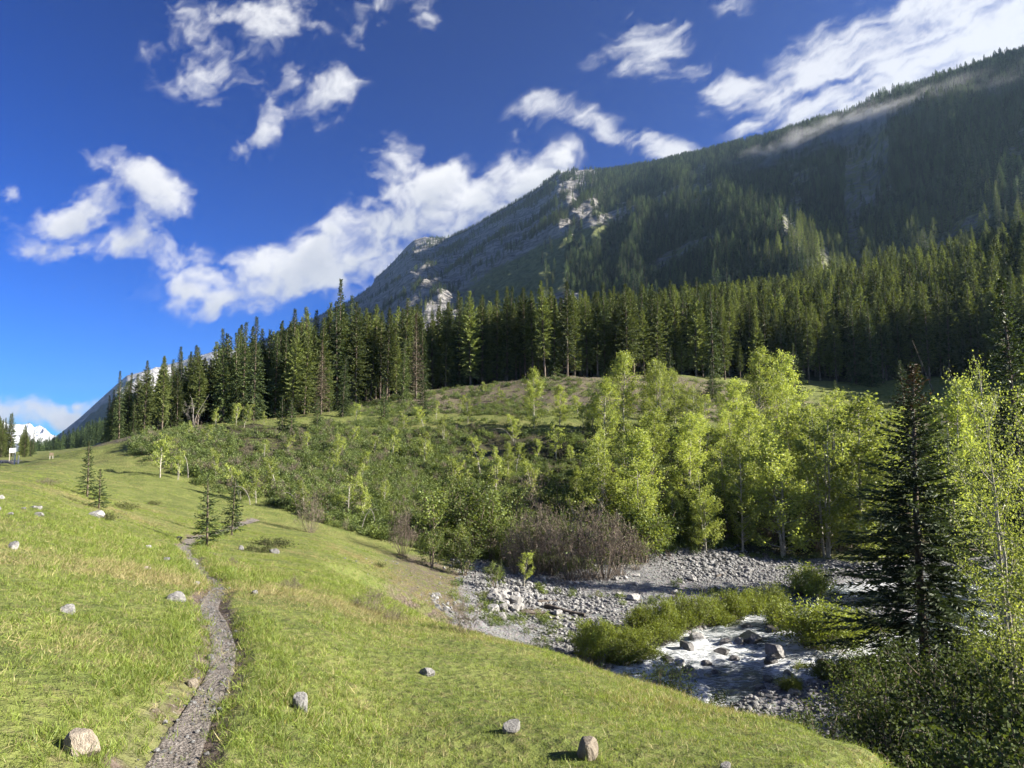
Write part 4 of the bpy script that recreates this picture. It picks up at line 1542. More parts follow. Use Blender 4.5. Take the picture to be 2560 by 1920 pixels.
put_px(DENSE[0], 4, 1818, 1772, 135, 'small dark spruce between the creek rapids and the grass brow', 'spruce', r=19, wide=.9)
put_px(DENSE[1], 4, 2083, 1835, 250, 'yellow-green young spruce with a long bare leader below the grass brow', 'spruce', r=13, wide=.62)
put_px(DENSE[2], 4, 1252, 1452, 56, 'tiny spruce at the left edge of the gravel', 'spruce')
put_px(DENSE[1], 4, 2440, 1640, 200, 'small spruce in the shade behind the big dark spruce', 'spruce', r=30, wide=.8)
# the big dark spruce by the creek
t_, c_ = conifer(850, 12.5, 3.3, base=.04, nb=720, sp=.11, shoot=.44, wd=.065, low=-9, high=34, prof='cone', cones=True, droop=.2, gap=.25)
bp = proto('spruce_tree', t_, c_, M['bark'], M['darkspruce'])
x, y, z, r = at_r(2312, 31, 1600)
put(bp, (x, y, z), .4, (1.15, 1.15, .94), 'big dark spruce by the creek with brown cones clustered at its top', 'spruce')
t_, c_ = conifer(851, 19, 3.4, base=.10, nb=520, sp=.2, shoot=.6, wd=.10, low=-12, high=35, prof='cone', droop=.22, gap=.1)
bp = proto('spruce_tree', t_, c_, M['bark'], M['spruce'])
x, y, z, r = at_r(2535, 50, 1000)
put(bp, (x, y, z), 1.4, 1.0, 'tall sparse spruce with drooping boughs behind the bright poplar at the creek', 'spruce')

# ------------------------------------------------------------------ poplars
POP = []
for k in range(7):
    t_, c_ = broadleaf(900 + k, 10, 3.8 + .3 * (k % 3), n_stem=1 + (k % 3), n_limb=54, leaves=8600, leaf=.145, base=.05, up=.75, spread=.28)
    POP.append(proto('poplar_tree', t_, c_, M['pbark'], M['poplar']))
YOU = []
for k in range(5):
    t_, c_ = broadleaf(930 + k, 5, 2.2, n_stem=1 + k % 2, n_limb=22, leaves=1300, leaf=.15, base=.2, up=.85, spread=.16, lean=(-.25, 0, .15, .3, -.1)[k])
    YOU.append(proto('young_poplar', t_, c_, M['pbark'], M['poplar']))
BIG = [  # u, r, base row hint, top row, width factor, label
    (1560, 80, 885, 1.0, 'tall poplar with a spreading crown on the terrace edge, left one of its clump'),
    (1625, 82, 905, .9, 'poplar in the middle of the tall clump on the terrace edge'),
    (1655, 79, 905, .8, 'slim poplar at the end of the tall clump on the terrace edge'),
    (1900, 84, 878, .95, 'left trunk of the tall bright poplar pair on the terrace'),
    (1945, 86, 885, 1.0, 'right trunk of the tall bright poplar pair on the terrace'),
    (1985, 80, 985, 1.1, 'rounded poplar at the foot of the bright poplar pair'),
    (1335, 82, 925, .9, 'slender poplar on the terrace before the brown stony slope'),
    (1400, 83, 965, 1.0, 'loose twiggy poplar beside the slender one on the terrace'),
    (1480, 81, 985, 1.0, 'pale poplar between the clumps on the terrace edge'),
    (1725, 80, 960, 1.0, 'bushy poplar at the terrace edge beside the tall clump'),
    (1690, 92, 925, .8, 'small poplar in front of the young spruce on the bare bank'),
    (1510, 58, 1090, .85, 'poplar with a clean pale stem halfway down the creek bank'),
    (1590, 52, 1150, .95, 'leaning poplar with bright leaves low on the creek bank'),
    (1440, 60, 1170, .8, 'short poplar above the leafless thicket on the bank'),
    (1850, 57, 1105, .7, 'narrow poplar spire rising from the bank thicket'),
    (1955, 58, 1060, 1.15, 'broad poplar in the thicket left of the wide one'),
    (2060, 60, 1030, 1.0, 'poplar in the middle of the bright row at the creek'),
    (2140, 61, 1000, 1.2, 'wide bright poplar at the end of the creek row'),
    (2185, 59, 1120, 1.0, 'lower poplar filling the end of the creek row'),
    (1760, 55, 1180, .9, 'thin poplar in the dark gap of the bank thicket'),
    (1680, 56, 1210, .8, 'small poplar beside the dark gap in the thicket'),
    (1270, 66, 1110, .7, 'slim young poplar on the scrubby hillside below the stony slope'),
    (2355, 66, 960, .95, 'pale poplar behind the big dark spruce'),
    (2430, 70, 985, .8, 'twin-topped pale poplar behind the big dark spruce'),
]
for k, (u, r, vt, wf, lab) in enumerate(BIG):
    x, y, z, _ = at_r(u, r, 1150)
    top = r * float(pix(u, vt)[1])
    h = top - z
    put(POP[k % 7], (x, y, z), rng.random() * 6.28, (h / 10 * wf * (1.1 if h > 9 else 1.25), h / 10 * wf * (1.1 if h > 9 else 1.25), h / 10), lab, 'poplar')
for k in range(26):
    u = rng.uniform(1480, 2260)
    r = np.interp(u, [1400, 1700, 2000, 2420], [50, 54.5, 63, 74]) + rng.uniform(1, 22)
    x, y, z, _ = at_r(u, r, 1300)
    s = rng.uniform(.42, .82)
    put(POP[k % 7], (x, y, z), rng.random() * 6.28, (s * 1.2, s * 1.2, s), 'middling poplar in the green thicket between gravel and terrace', 'poplar', 'poplars filling the thicket on the far bank')
# the near poplar at the right, finer leaves
t_, c_ = broadleaf(960, 11, 4.6, n_stem=2, n_limb=54, leaves=15000, leaf=.062, base=.14, up=.85, spread=.22)
np_ = proto('poplar_tree', t_, c_, M['pbark'], M['poplar'])
x, y, z, r = at_r(2548, 23, 1600)
h = 23 * float(pix(2520, 905)[1]) - z
put(np_, (x, y, z), 2.0, (h / 11 * .62, h / 11 * .62, h / 11), 'near poplar with fresh yellow-green leaves right of the big dark spruce', 'poplar')
x, y, z, r = at_r(2680, 20, 1600)
put(np_, (x, y, z), 4.0, .9, 'second near poplar, its pale trunk close to the first at the creek', 'poplar')

# saplings over the hillside
HS = [(400, 1195, 95), (445, 1200, 70), (540, 1200, 75), (600, 1250, 90), (640, 1260, 80), (690, 1225, 80), (760, 1285, 80), (870, 1290, 95), (905, 1300, 85), (960, 1265, 60), (830, 1190, 80), (980, 1150, 75),
      (1060, 1165, 80), (1110, 1110, 70), (1170, 1060, 60), (1200, 1190, 95), (1240, 1240, 110), (1215, 1330, 95), (1180, 1400, 85), (1150, 1380, 70), (1290, 1190, 80), (1390, 1150, 90), (1330, 1260, 100),
      (540, 1065, 45), (590, 1065, 55), (610, 1070, 60), (660, 1065, 35), (660, 1150, 50), (720, 1130, 45), (770, 1120, 40), (880, 1110, 45), (1010, 1080, 50), (1090, 1050, 45), (1150, 1030, 45), (1310, 1470, 80), (1440, 1370, 120),
      (470, 1100, 45), (515, 1120, 55), (430, 1140, 60), (1540, 1010, 45), (1800, 1040, 60), (1850, 1010, 45), (2100, 1060, 70), (2140, 1075, 75), (1760, 1060, 70), (1445, 1040, 50), (1250, 1010, 40), (1210, 985, 30)]
for k, (u, v, hp) in enumerate(HS):
    put_px(YOU[k % 5], 5, u, v, hp * 1.05, 'young leafy poplar sapling ' + hill_zone(u, place(u, v)[3]), 'poplar', 'saplings ' + hill_zone(u, place(u, v)[3]), wide=rng.uniform(.9, 1.25))
for k in range(46):
    u = rng.uniform(820, 2000)
    r = rng.uniform(50, 84)
    x, y, z, _ = at_r(u, r, 1200)
    if z < -7.2:
        continue
    s = rng.uniform(.28, .62)
    put(YOU[k % 5], (x, y, z), rng.random() * 6.28, (s * 1.2, s * 1.2, s), 'young leafy poplar sapling ' + hill_zone(u, r), 'poplar', 'saplings ' + hill_zone(u, r))

# bank thicket shrubs (leafy)
ALD = []
for k in range(4):
    t_, c_ = broadleaf(980 + k, 3.0, 2.6, n_stem=6, n_limb=30, leaves=1700, leaf=.12, base=.12, up=.8, spread=.17)
    ALD.append(proto('leafy_shrub', t_, c_, M['twig'], M['alder']))
for k in range(112):
    u = rng.uniform(1080, 2420)
    r = np.interp(u, [1080, 1400, 1700, 2000, 2420], [46.5, 45.8, 53.5, 63, 74]) + abs(rng.normal(0, 7.5))
    x, y, z, _ = at_r(u, r, 1300)
    s = rng.uniform(.5, 1.3)
    put(ALD[k % 4], (x, y, z), rng.random() * 6.28, (s * 1.15, s * 1.15, s), 'leafy green shrub in the thicket on the far creek bank', 'shrub', 'leafy shrubs in the creek bank thicket')
for k in range(44):
    u = rng.uniform(1640, 2330)
    r = np.interp(u, [1400, 1700, 2000, 2420], [49.5, 53, 62, 73]) + rng.uniform(0, 7)
    x, y, z, _ = at_r(u, r, 1300)
    s = rng.uniform(.55, 1.05)
    put(ALD[k % 4], (x, y, z), rng.random() * 6.28, (s * 1.3, s * 1.3, s), 'leafy shrub under the bright poplars at the gravel edge', 'shrub', 'shrubs under the bright poplars at the gravel edge')
for (u, v, hp, lab) in [(1080, 1420, 90, 'low leafy shrub where the meadow meets the thicket'), (1160, 1440, 85, 'leafy shrub beside the bare grey bush at the thicket end'), (1235, 1475, 60, 'small yellow-green shrub at the corner of the gravel')]:
    put_px(ALD[1], 3, u, v, hp, lab, 'shrub', wide=1.1)

# leafless brown bushes
TWG = []
for k in range(4):
    t_, c_ = twigbush(1000 + k, 3.2, 2.8, n=70, leaves=160, leaf=.1)
    TWG.append(proto('bare_bush', t_, c_, M['twig'], M['alder'], 'stems', 'leaves'))
for k, (u, r, hp) in enumerate([(1290, 45.2, 150), (1335, 45.5, 215), (1375, 46, 180), (1425, 45, 235), (1470, 45.4, 190), (1510, 45.6, 225), (1550, 46.8, 170), (1590, 49, 120), (1560, 56, 220), (1620, 58, 170), (1330, 56, 150), (2100, 63, 150), (2040, 62.5, 140), (1930, 60, 160)]):
    put_px(TWG[k % 4], 3.2, u, 1420, hp * .82, 'leafless grey-brown bush in the thicket above the gravel', 'bush', 'bare bushes of the creek bank thicket', wide=.95, r=r)
for k, (u, v, hp, wd_, lab) in enumerate([
        (775, 1332, 100, 1.0, 'rounded bare bush by itself at the foot of the scrubby hill'), (1008, 1390, 125, .75, 'upright bare grey bush at the lower edge of the scrub'),
        (930, 1530, 62, 2.2, 'wide low dark heather-like bush on the meadow slope'), (985, 1552, 45, 1.8, 'smaller dark bush touching the wide low one on the slope'), (725, 1475, 40, 2.0, 'low sparse bush on the slope between the trail and the wide bush'), (580, 1412, 26, 1.6, 'tiny twiggy bush right beside the trail'),
        (1155, 1585, 85, 1.1, 'reddish bare bush at the grass brow by the stony fan'), (118, 1212, 22, 3.6, 'long low dark bush on the meadow behind the two young spruces'),
        (1750, 1770, 75, 1.2, 'bare grey bush at the foot of the grass brow beside the small dark spruce')]):
    put_px(TWG[k % 4], 3.2, u, v, hp, lab, 'bush', wide=wd_, r=19 if u == 1750 else None)
# flat juniper mats
JUN = []
for k in range(3):
    s_, c_ = dome(1020 + k, 2.0, .32, 1500, .10, .35)
    JUN.append(proto('juniper_mat', s_, c_, M['twig'], M['juniper'], 'stems', 'foliage'))
for k, (u, v, wp, lab) in enumerate([(680, 1365, 100, 'larger flat juniper mat on the slope right of the trail'), (645, 1380, 75, 'flat juniper mat just below the larger one'), (310, 1272, 80, 'dark flat juniper mat beside the fuller meadow spruce'),
                                     (265, 1300, 50, 'small juniper patch behind the flat white stone'), (1205, 1490, 55, 'bright juniper cushion at the edge of the stony fan'), (945, 1418, 32, 'lone little juniper cushion on the bare slope'), (385, 1262, 32, 'faint juniper patch on the meadow before the scrub')]):
    x, y, z, r = place(u, v)
    s = wp * r / F / 2.0
    e = put(JUN[k % 3], (x, y, z), rng.random() * 6.28, (s, s, max(s * .9, .6)), lab, 'juniper', sink=.03)
# bent birch stems
for k, (u, v, wpx, hpx, lab) in enumerate([(742, 1275, -38, 38, 'pale sapling bent over in a full arch at the hill foot'), (905, 1322, 36, 44, 'bare white stem bowed to the ground left of its twin'), (938, 1325, -22, 46, 'bare white stem bowed beside its twin'),
                                           (625, 1262, -45, 40, 'white stem leaning and bowed to the left on the hill'), (470, 1195, -30, 55, 'slanting white stem under a leafy sapling'), (1290, 1130, -60, 55, 'long grey stem slanting through the bank scrub')]):
    x, y, z, r = place(u, v)
    k_ = r / F
    s = np.linspace(0, 1, 14)
    ax = wpx * k_
    pts = np.stack([ax * s ** 1.5, .12 * np.sin(s * 3), hpx * k_ * np.sin(np.pi * np.minimum(s * .62, .8)) * 1.05], 1)
    pts[0, 2] = -.1
    o = mesh_obj('bent_stem', [(*tube(pts, .03 * (1 - .7 * s), 6), 0)], [M['deadwood']], smooth=True)
    o.location = (x, y, z)
    tag(o, lab, 'dead stem')
# the dead bare tree on the mound
t_, _ = twigbush(1044, 4.0, 3.4, n=7)
dt = proto('dead_tree', t_, None, M['deadwood'], None, 'trunk', 'crown')
put_px(dt, 4.0, 487, 1068, 88, 'leafless grey dead tree on the mound in front of the dark forest', 'dead tree')
dtr = [o for o in C.objects if o.name.startswith('dead_tree')][0]
for k, (ax, ay) in enumerate(((-.5, .1), (.25, -.1))):
    s = np.linspace(0, 1, 10)
    pts = np.stack([ax * 2.6 * s ** 1.4 + .15 * np.sin(5 * s + k), ay * s, 3.8 * s], 1)
    o = mesh_obj('limb', [(*tube(pts, .045 * (1 - .8 * s), 6), 0)], [M['deadwood']], parent=dtr, smooth=True)

# ------------------------------------------------------------------ willows on the gravel bar
WIL = []
for k in range(4):
    s_, c_ = dome(1060 + k, 2.4, 1.5, 7000, .10, .4)
    WIL.append(proto('willow_bush', s_, c_, M['twig'], M['willow'], 'stems', 'foliage'))
for k, (u, v, wp, hp, lab, grp) in enumerate([
        (2028, 1500, 125, 92, 'round willow bush at the far end of the willow row', None), (2060, 1625, 235, 128, 'biggest willow bush, on the islet in the creek', None), (1960, 1590, 110, 100, 'willow leaning against the big islet willow', None),
        (2155, 1590, 100, 66, 'low willow on the islet beyond the biggest one', None), (2205, 1590, 70, 40, 'tuft of willow at the water between islet and big dark spruce', None)] +
        [(u, v, w_, h_, 'willow bush in the row along the gravel bar', 'row of willows on the gravel bar') for u, v, w_, h_ in
         [(1605, 1580, 95, 78), (1660, 1575, 100, 88), (1720, 1568, 105, 92), (1775, 1562, 95, 80), (1830, 1556, 100, 90), (1885, 1548, 95, 84), (1935, 1540, 90, 84), (1690, 1582, 80, 55), (1800, 1570, 80, 50)]] +
        [(u, v, w_, h_, 'low willow in the patch between dry gravel and rapids', 'low willows beside the dry gravel') for u, v, w_, h_ in
         [(1480, 1650, 90, 110), (1520, 1610, 70, 60), (1590, 1625, 85, 62), (1650, 1605, 90, 60), (1560, 1660, 100, 66), (1620, 1655, 80, 46)]] +
        [(u, v, w_, h_, 'yellowish low willow on the near shore below the islet', 'yellowish willows on the near shore') for u, v, w_, h_ in
         [(2010, 1705, 80, 50), (2065, 1700, 90, 58), (2120, 1698, 80, 55), (1975, 1725, 70, 40), (2160, 1690, 60, 50)]]):
    x, y, z, r = place(u, v, rmin=16)
    sx = wp * r / F / 2.4 * (1.15 if grp and 'dry gravel' in grp else .88)
    sz = hp * r / F / 1.5 * .78
    put(WIL[k % 4], (x, y, z), rng.random() * 6.28, (sx, sx, sz), lab, 'willow', grp, .05)

# ------------------------------------------------------------------ dark shrubs on the near bank, lower right
DRK = []
for k in range(4):
    t_, c_ = broadleaf(1100 + k, 3.4, 3.0, n_stem=6, n_limb=40, leaves=4200, leaf=.075, base=.08, up=.75, spread=.17)
    DRK.append(proto('leafy_shrub', t_, c_, M['twig'], M['shadeleaf']))
NB = [(2180, 19, 1.0), (2260, 16, .9), (2330, 13, .85), (2400, 11, .8), (2250, 12.5, .6), (2330, 21, 1.1), (2420, 18, 1.15), (2500, 14, 1.0), (2560, 11, .9), (2470, 9.5, .6), (2400, 8.5, .5), (2330, 9.2, .5), (2540, 8, .6),
      (2180, 14.5, .5), (2150, 24, .8), (2250, 25, .9), (2480, 24, 1.0), (2600, 18, 1.2), (2640, 12, 1.0), (2280, 10, .45), (2560, 28, 1.2), (2190, 11, .4), (2450, 13.5, .9), (2380, 15, .9)]
for k, (u, r, s) in enumerate(NB):
    x, y, z, _ = at_r(u, r, 1750)
    put(DRK[k % 4], (x, y, z), rng.random() * 6.28, (s, s, s * .95), 'dark leafy shrub crowding the shaded near bank', 'shrub', 'shrubs on the shaded near bank')
for k, (u, r, s) in enumerate([(1600, 17, .38), (1660, 16, .42), (1700, 18, .45), (1860, 14, .32), (1930, 13, .36), (1990, 12.5, .4), (1550, 19, .35), (1480, 21, .4), (2110, 12, .45), (1780, 15.5, .38), (1390, 24, .42), (1350, 27, .38)]):
    x, y, z, _ = at_r(u, r, 1700)
    put(DRK[(k + 1) % 4], (x, y, z), rng.random() * 6.28, (s * 1.2, s * 1.2, s * 1.15), 'low dark shrub along the foot of the grass brow', 'shrub', 'low shrubs under the grass brow')

# spruces beyond the right edge, whose shadows reach the near bank and the brow
for k, (x, y, h) in enumerate([(17.5, 9.5, 11), (21, 13.5, 13), (15.5, 5.5, 9), (23, 8, 12), (19, 2.5, 11), (27, 11, 13)]):
    put(SPRU[k % 4], (x, y, float(zt(x, y))), rng.random() * 6.28, (h / 15 * 1.15, h / 15 * 1.15, h / 15), 'creekside spruce shading the near bank below the grass brow', 'spruce', 'creekside spruces shading the near bank', .2)
for k, (x, y, h) in enumerate([(14, 8.5, 9), (17, 13, 9), (13, 3.5, 9), (18.5, 6, 10), (25, 12, 11)]):
    put(POP[k % 7], (x, y, float(zt(x, y))), rng.random() * 6.28, (h / 10 * 1.1, h / 10 * 1.1, h / 10), 'creekside poplar shading the near bank below the grass brow', 'poplar', 'creekside poplars shading the near bank', .1)

# ------------------------------------------------------------------ stones, driftwood, sign
rng = np.random.default_rng(23)
STN = []
for k in range(7):
    v, f = stone(1200 + k, 1, rng.uniform(.65, .95), rng.uniform(.5, .8), 4, 11, .09)
    STN.append((v, f))
RMESH = {}


def stone_at(k, mat, x, y, z, w_, h_, rz, name='rock', label=None, group=None, sink=.06):
    key = (k, mat)
    if key not in RMESH:
        RMESH[key] = mesh_obj('rock', [(STN[k][0], STN[k][1], 0)], [M[mat]], link=False).data
    o = bpy.data.objects.new(name, RMESH[key])
    C.objects.link(o)
    o.location = (x, y, z - sink * h_)
    zz = STN[k][0][:, 2].max()
    o.rotation_euler = (rng.normal(0, .1), rng.normal(0, .1), rz)
    o.scale = (w_, w_, h_ / zz)
    tag(o, label, 'rock', group)
    return o


SOLO = [(205, 1880, 76, 58, 'tanrock', 'big tan boulder in the grass left of the trail'), (1468, 1895, 62, 58, 'tanrock', 'tan pointed stone in the grass near the brow'), (1278, 1828, 40, 36, 'rock', 'grey angular stone uphill of the tan pointed one'),
        (750, 1775, 40, 48, 'rock', 'upright pale stone alone in the grass right of the trail'), (440, 1502, 46, 24, 'rock', 'flat grey stone left of the trail at its upper bend'), (170, 1532, 38, 22, 'rock', 'pale half-buried stone in the left meadow'),
        (1068, 1688, 34, 24, 'rock', 'small brownish stone sunk in the slope grass'), (525, 1652, 20, 18, 'rock', 'small white stone on the edge of the trail'), (478, 1716, 28, 22, 'tanrock', 'tan stone set into the trail edge'),
        (32, 1372, 20, 22, 'rock', 'upright white stone far out in the left meadow'), (240, 1292, 40, 16, 'rock', 'long flat white stone on the meadow rise'), (637, 1485, 14, 12, 'rock', 'tiny white stone in the grass right of the narrow trail'),
        (368, 1424, 20, 10, 'tanrock', 'low tan stone in the meadow before the trail'), (490, 1462, 18, 10, 'rock', 'low pale stone just left of the trail neck'), (603, 1375, 14, 14, 'rock', 'little grey stone left of the juniper mats'),
        (685, 1383, 24, 14, 'rock', 'white stone lying on the lower juniper mat'), (1815, 1922, 22, 18, 'rock', 'dark little stone low on the grass brow')]
for k, (u, v, wp, hp, mt2, lab) in enumerate(SOLO):
    x, y, z, r = place(u, v)
    kk = math.hypot(r, z) / F
    stone_at(k % 7, mt2, x, y, z, wp * kk * 1.12, hp * kk * 1.05, rng.random() * 6.28, label=lab, sink=.3)
for k in range(16):
    if k < 8:
        u, v = 70 + rng.normal(0, 45), 1278 + rng.normal(0, 8)
    else:
        u, v = rng.uniform(150, 620), rng.uniform(1230, 1420)
    x, y, z, r = place(u, v)
    s = rng.uniform(.08, .24)
    stone_at(k % 7, 'rock', x, y, z, s, s * .5, rng.random() * 6.28, label='small pale stone scattered on the upper meadow', group='stones scattered on the upper meadow', sink=.15)
# stone heap at the end of the dry fan
for k in range(34):
    u, v = 1268 + rng.normal(0, 26), 1512 + rng.normal(0, 14)
    x, y, z, r = place(u, v)
    s = rng.uniform(.3, .85)
    stone_at(k % 7, 'rock', x, y, z + rng.uniform(0, .15), s, s * .62, rng.random() * 6.28, label='pale broken boulder in the heap at the end of the gravel', group='boulder heap at the end of the gravel', sink=.2)
for k in range(70):
    u, v = rng.uniform(1240, 2150), rng.uniform(1415, 1570)
    x, y, z, r = place(u, v, rmin=16)
    if z < -9.2 or z > -6 or creek_d(np.array([x]), np.array([y]))[0] < .2:
        continue
    s = rng.uniform(.25, .6) * (1.5 if k % 9 == 0 else 1)
    stone_at(k % 7, 'rock', x, y, z, s, s * .5, rng.random() * 6.28, label='grey cobble lying on the gravel bar', group='cobbles on the gravel bar', sink=.2)
for k, (u, v, wp, hp) in enumerate([(1745, 1600, 60, 30), (1715, 1622, 50, 40), (1880, 1602, 95, 36), (1930, 1580, 60, 26), (1815, 1612, 45, 30), (1850, 1610, 35, 30), (1805, 1635, 55, 34), (1835, 1650, 40, 26), (1935, 1640, 62, 58), (1925, 1655, 50, 40), (1700, 1660, 40, 30), (1670, 1650, 45, 26),
                                    (1690, 1690, 50, 40), (1720, 1675, 40, 30), (1650, 1685, 36, 28), (1745, 1690, 50, 36), (1970, 1690, 50, 30), (1920, 1700, 40, 26), (1600, 1660, 40, 26), (1575, 1690, 34, 24), (1765, 1660, 36, 24), (1790, 1680, 30, 20), (2060, 1655, 40, 16), (1990, 1668, 30, 14), (1900, 1720, 40, 26), (1985, 1745, 40, 26),
                                    (2100, 1545, 40, 22), (2240, 1545, 36, 20), (1870, 1570, 40, 18), (1640, 1710, 40, 28), (1705, 1712, 34, 24)]):
    x, y = on_level(u, v, -8.6)
    z = float(max(zt(x, y), wlev(x, y)))
    kk = math.hypot(x, y) / F
    stone_at(k % 7, 'wetrock' if k % 5 else 'rock', x, y, z, wp * kk * .85, hp * kk * .68, rng.random() * 6.28, label='dark wet rock breaking the white water of the rapids', group='rocks in the rapids', sink=.25)

# driftwood
for (u0, v0, u1, v1, rad, lab) in [(1362, 1520, 1462, 1543, .13, 'long straight dark log lying across the dry gravel'), (1300, 1534, 1362, 1536, .11, 'short dark log behind the boulder heap'), (1345, 1508, 1392, 1505, .08, 'thin dark branch on the gravel above the long log'),
                                   (1792, 1445, 1822, 1428, .07, 'forked grey driftwood stick on the upper gravel')]:
    p0, p1 = place(u0, v0), place(u1, v1)
    s = np.linspace(0, 1, 9)[:, None]
    pts = np.array(p0[:3]) * (1 - s) + np.array(p1[:3]) * s
    pts[:, 2] = zt(pts[:, 0], pts[:, 1]) + rad * .8 + .02 * np.sin(s[:, 0] * 7)
    c0 = pts.mean(0)
    v, f = tube(pts - c0, rad * (1 - .35 * s[:, 0]) * (1 + .1 * np.sin(s[:, 0] * 11)), 8)
    caps = np.array([list(range(8))[::-1], list(range(len(v) - 8, len(v)))])
    o = mesh_obj('driftwood_log', [(v, f, 0), (v * 1.0, caps, 0)], [M['log']], smooth=False)
    o.location = c0
    tag(o, lab, 'log')
# fallen dead pole leaning in the far forest
for (u, r, du, hh_, lab) in [(2330, 138, 7, 9, 'broken dead trunk leaning among the shaded forest trees')]:
    x, y, z, _ = at_r(u, r, 900)
    s = np.linspace(0, 1, 8)
    o = mesh_obj('fallen_tree', [(*tube(np.stack([-3.2 * s, 0 * s, hh_ * s], 1), .11 * (1 - .7 * s), 6), 0)], [M['bark']], smooth=True)
    o.location = (x, y, z)
    tag(o, lab, 'dead trunk')


def box(cx, cy, cz_, sx, sy, sz):
    v = np.array([[x, y, z] for x in (-.5, .5) for y in (-.5, .5) for z in (-.5, .5)]) * [sx, sy, sz] + [cx, cy, cz_]
    f = np.array([[0, 1, 3, 2], [4, 6, 7, 5], [0, 4, 5, 1], [2, 3, 7, 6], [0, 2, 6, 4], [1, 5, 7, 3]])
    return v, f


x, y, z, r = at_r(30, 128, 1150)
z = -1.75
az_ = pa(30, 1140)
e = empty('road_sign', (x, y, z - .2), -az_)
tag(e, 'white rectangular speed sign on two posts at the far roadside', 'sign')
top = 128 * float(pix(30, 1121)[1]) - (z - .2)
bot = 128 * float(pix(30, 1131)[1]) - (z - .2)
pn = mesh_obj('panel', [(*box(0, 0, (top + bot) / 2, .78, .04, top - bot + .05), 0)], [M['signwhite']], parent=e)
for s in (-1, 1):
    mesh_obj('post', [(*box(s * .2 - .12, .07, top * .5 - .1, .11, .09, top), 0)], [M['post']], parent=e)
cu_ = bpy.data.curves.new('numerals', 'FONT')
cu_.body = '90'
cu_.size = .46
cu_.align_x = 'CENTER'
cu_.extrude = .004
to = bpy.data.objects.new('numerals', cu_)
C.objects.link(to)
dg = bpy.context.evaluated_depsgraph_get()
tme = bpy.data.meshes.new_from_object(to.evaluated_get(dg))
bpy.data.objects.remove(to)
tme.materials.clear()
tme.materials.append(M['signback'])
to = bpy.data.objects.new('numerals', tme)
C.objects.link(to)
to.parent = e
to.location = (0, -.03, bot + .08)
to.rotation_euler = (math.pi / 2, 0, 0)
for (u, r, hp, lab) in [(37, 122, 22, 'white marker post beside the speed sign'), (46, 124, 16, 'short white marker post beyond the speed sign'), (2, 112, 9, 'low white marker post at the road edge')]:
    x, y, _, _ = at_r(u, r, 1150)
    h = hp * r / F * 1.15
    e = empty('marker_post', (x, y, -1.8))
    tag(e, lab, 'post')
    mesh_obj('post', [(*box(0, 0, h * .5, .12, .06, h), 0)], [M['signwhite']], parent=e)
    mesh_obj('reflector', [(*box(0, -.035, h * .86, .08, .015, .14), 0)], [M['yellowsign']], parent=e)
x, y, z, r = place(128, 1148)
e = empty('trail_sign', (x, y, z - .1), .5)
tag(e, 'small tan trail board on short posts at the edge of the mound', 'sign')
k_ = r / F
mesh_obj('panel', [(*box(0, 0, 10 * k_ + .1, 7 * k_, .03, 6 * k_), 0)], [M['yellowsign']], parent=e)
for s in (-1, 1):
    mesh_obj('post', [(*box(s * 2.6 * k_, .04, 6 * k_, .06, .05, 13 * k_), 0)], [M['post']], parent=e)

# ------------------------------------------------------------------ ground cover (uncountable)
def tuft(seed, nbl, h, wd, spread, mat, leanv=.35, dryp=.0):
    r_ = np.random.default_rng(seed)
    a = r_.random(nbl) * 6.28
    q = r_.random(nbl) ** .5 * spread
    p = np.stack([np.cos(a) * q, np.sin(a) * q, np.full(nbl, -.02)], 1)
    d = unit(np.stack([r_.normal(0, leanv, nbl), r_.normal(0, leanv, nbl), np.ones(nbl)], 1))
    ln = h * r_.uniform(.45, 1.15, nbl)
    w2 = wd * r_.uniform(.7, 1.3, nbl)
    s = unit(np.cross(d, r_.normal(size=(nbl, 3)))) * (w2 * .5)[:, None]
    bend = np.stack([r_.normal(0, .28, nbl), r_.normal(0, .28, nbl), -np.abs(r_.normal(0, .12, nbl))], 1) * ln[:, None]
    m1 = p + d * (ln * .55)[:, None] + bend * .25
    e1 = p + d * ln[:, None] + bend
    v = np.stack([p - s, p + s, m1 + s * .8, e1, m1 - s * .8], 1).reshape(-1, 3)
    i = np.arange(nbl)[:, None] * 5
    f4 = i + np.array([[0, 1, 2, 4]])
    f3 = i + np.array([[4, 2, 3]])
    ti = np.clip(r_.normal(.5, .22, nbl), 0, .9)
    ti = np.where(r_.random(nbl) < dryp, 1.0, ti)
    return mesh_obj('tuft', [(v, f4, 0, ti), (v, f3, 0, ti)], [M[mat]], link=False)


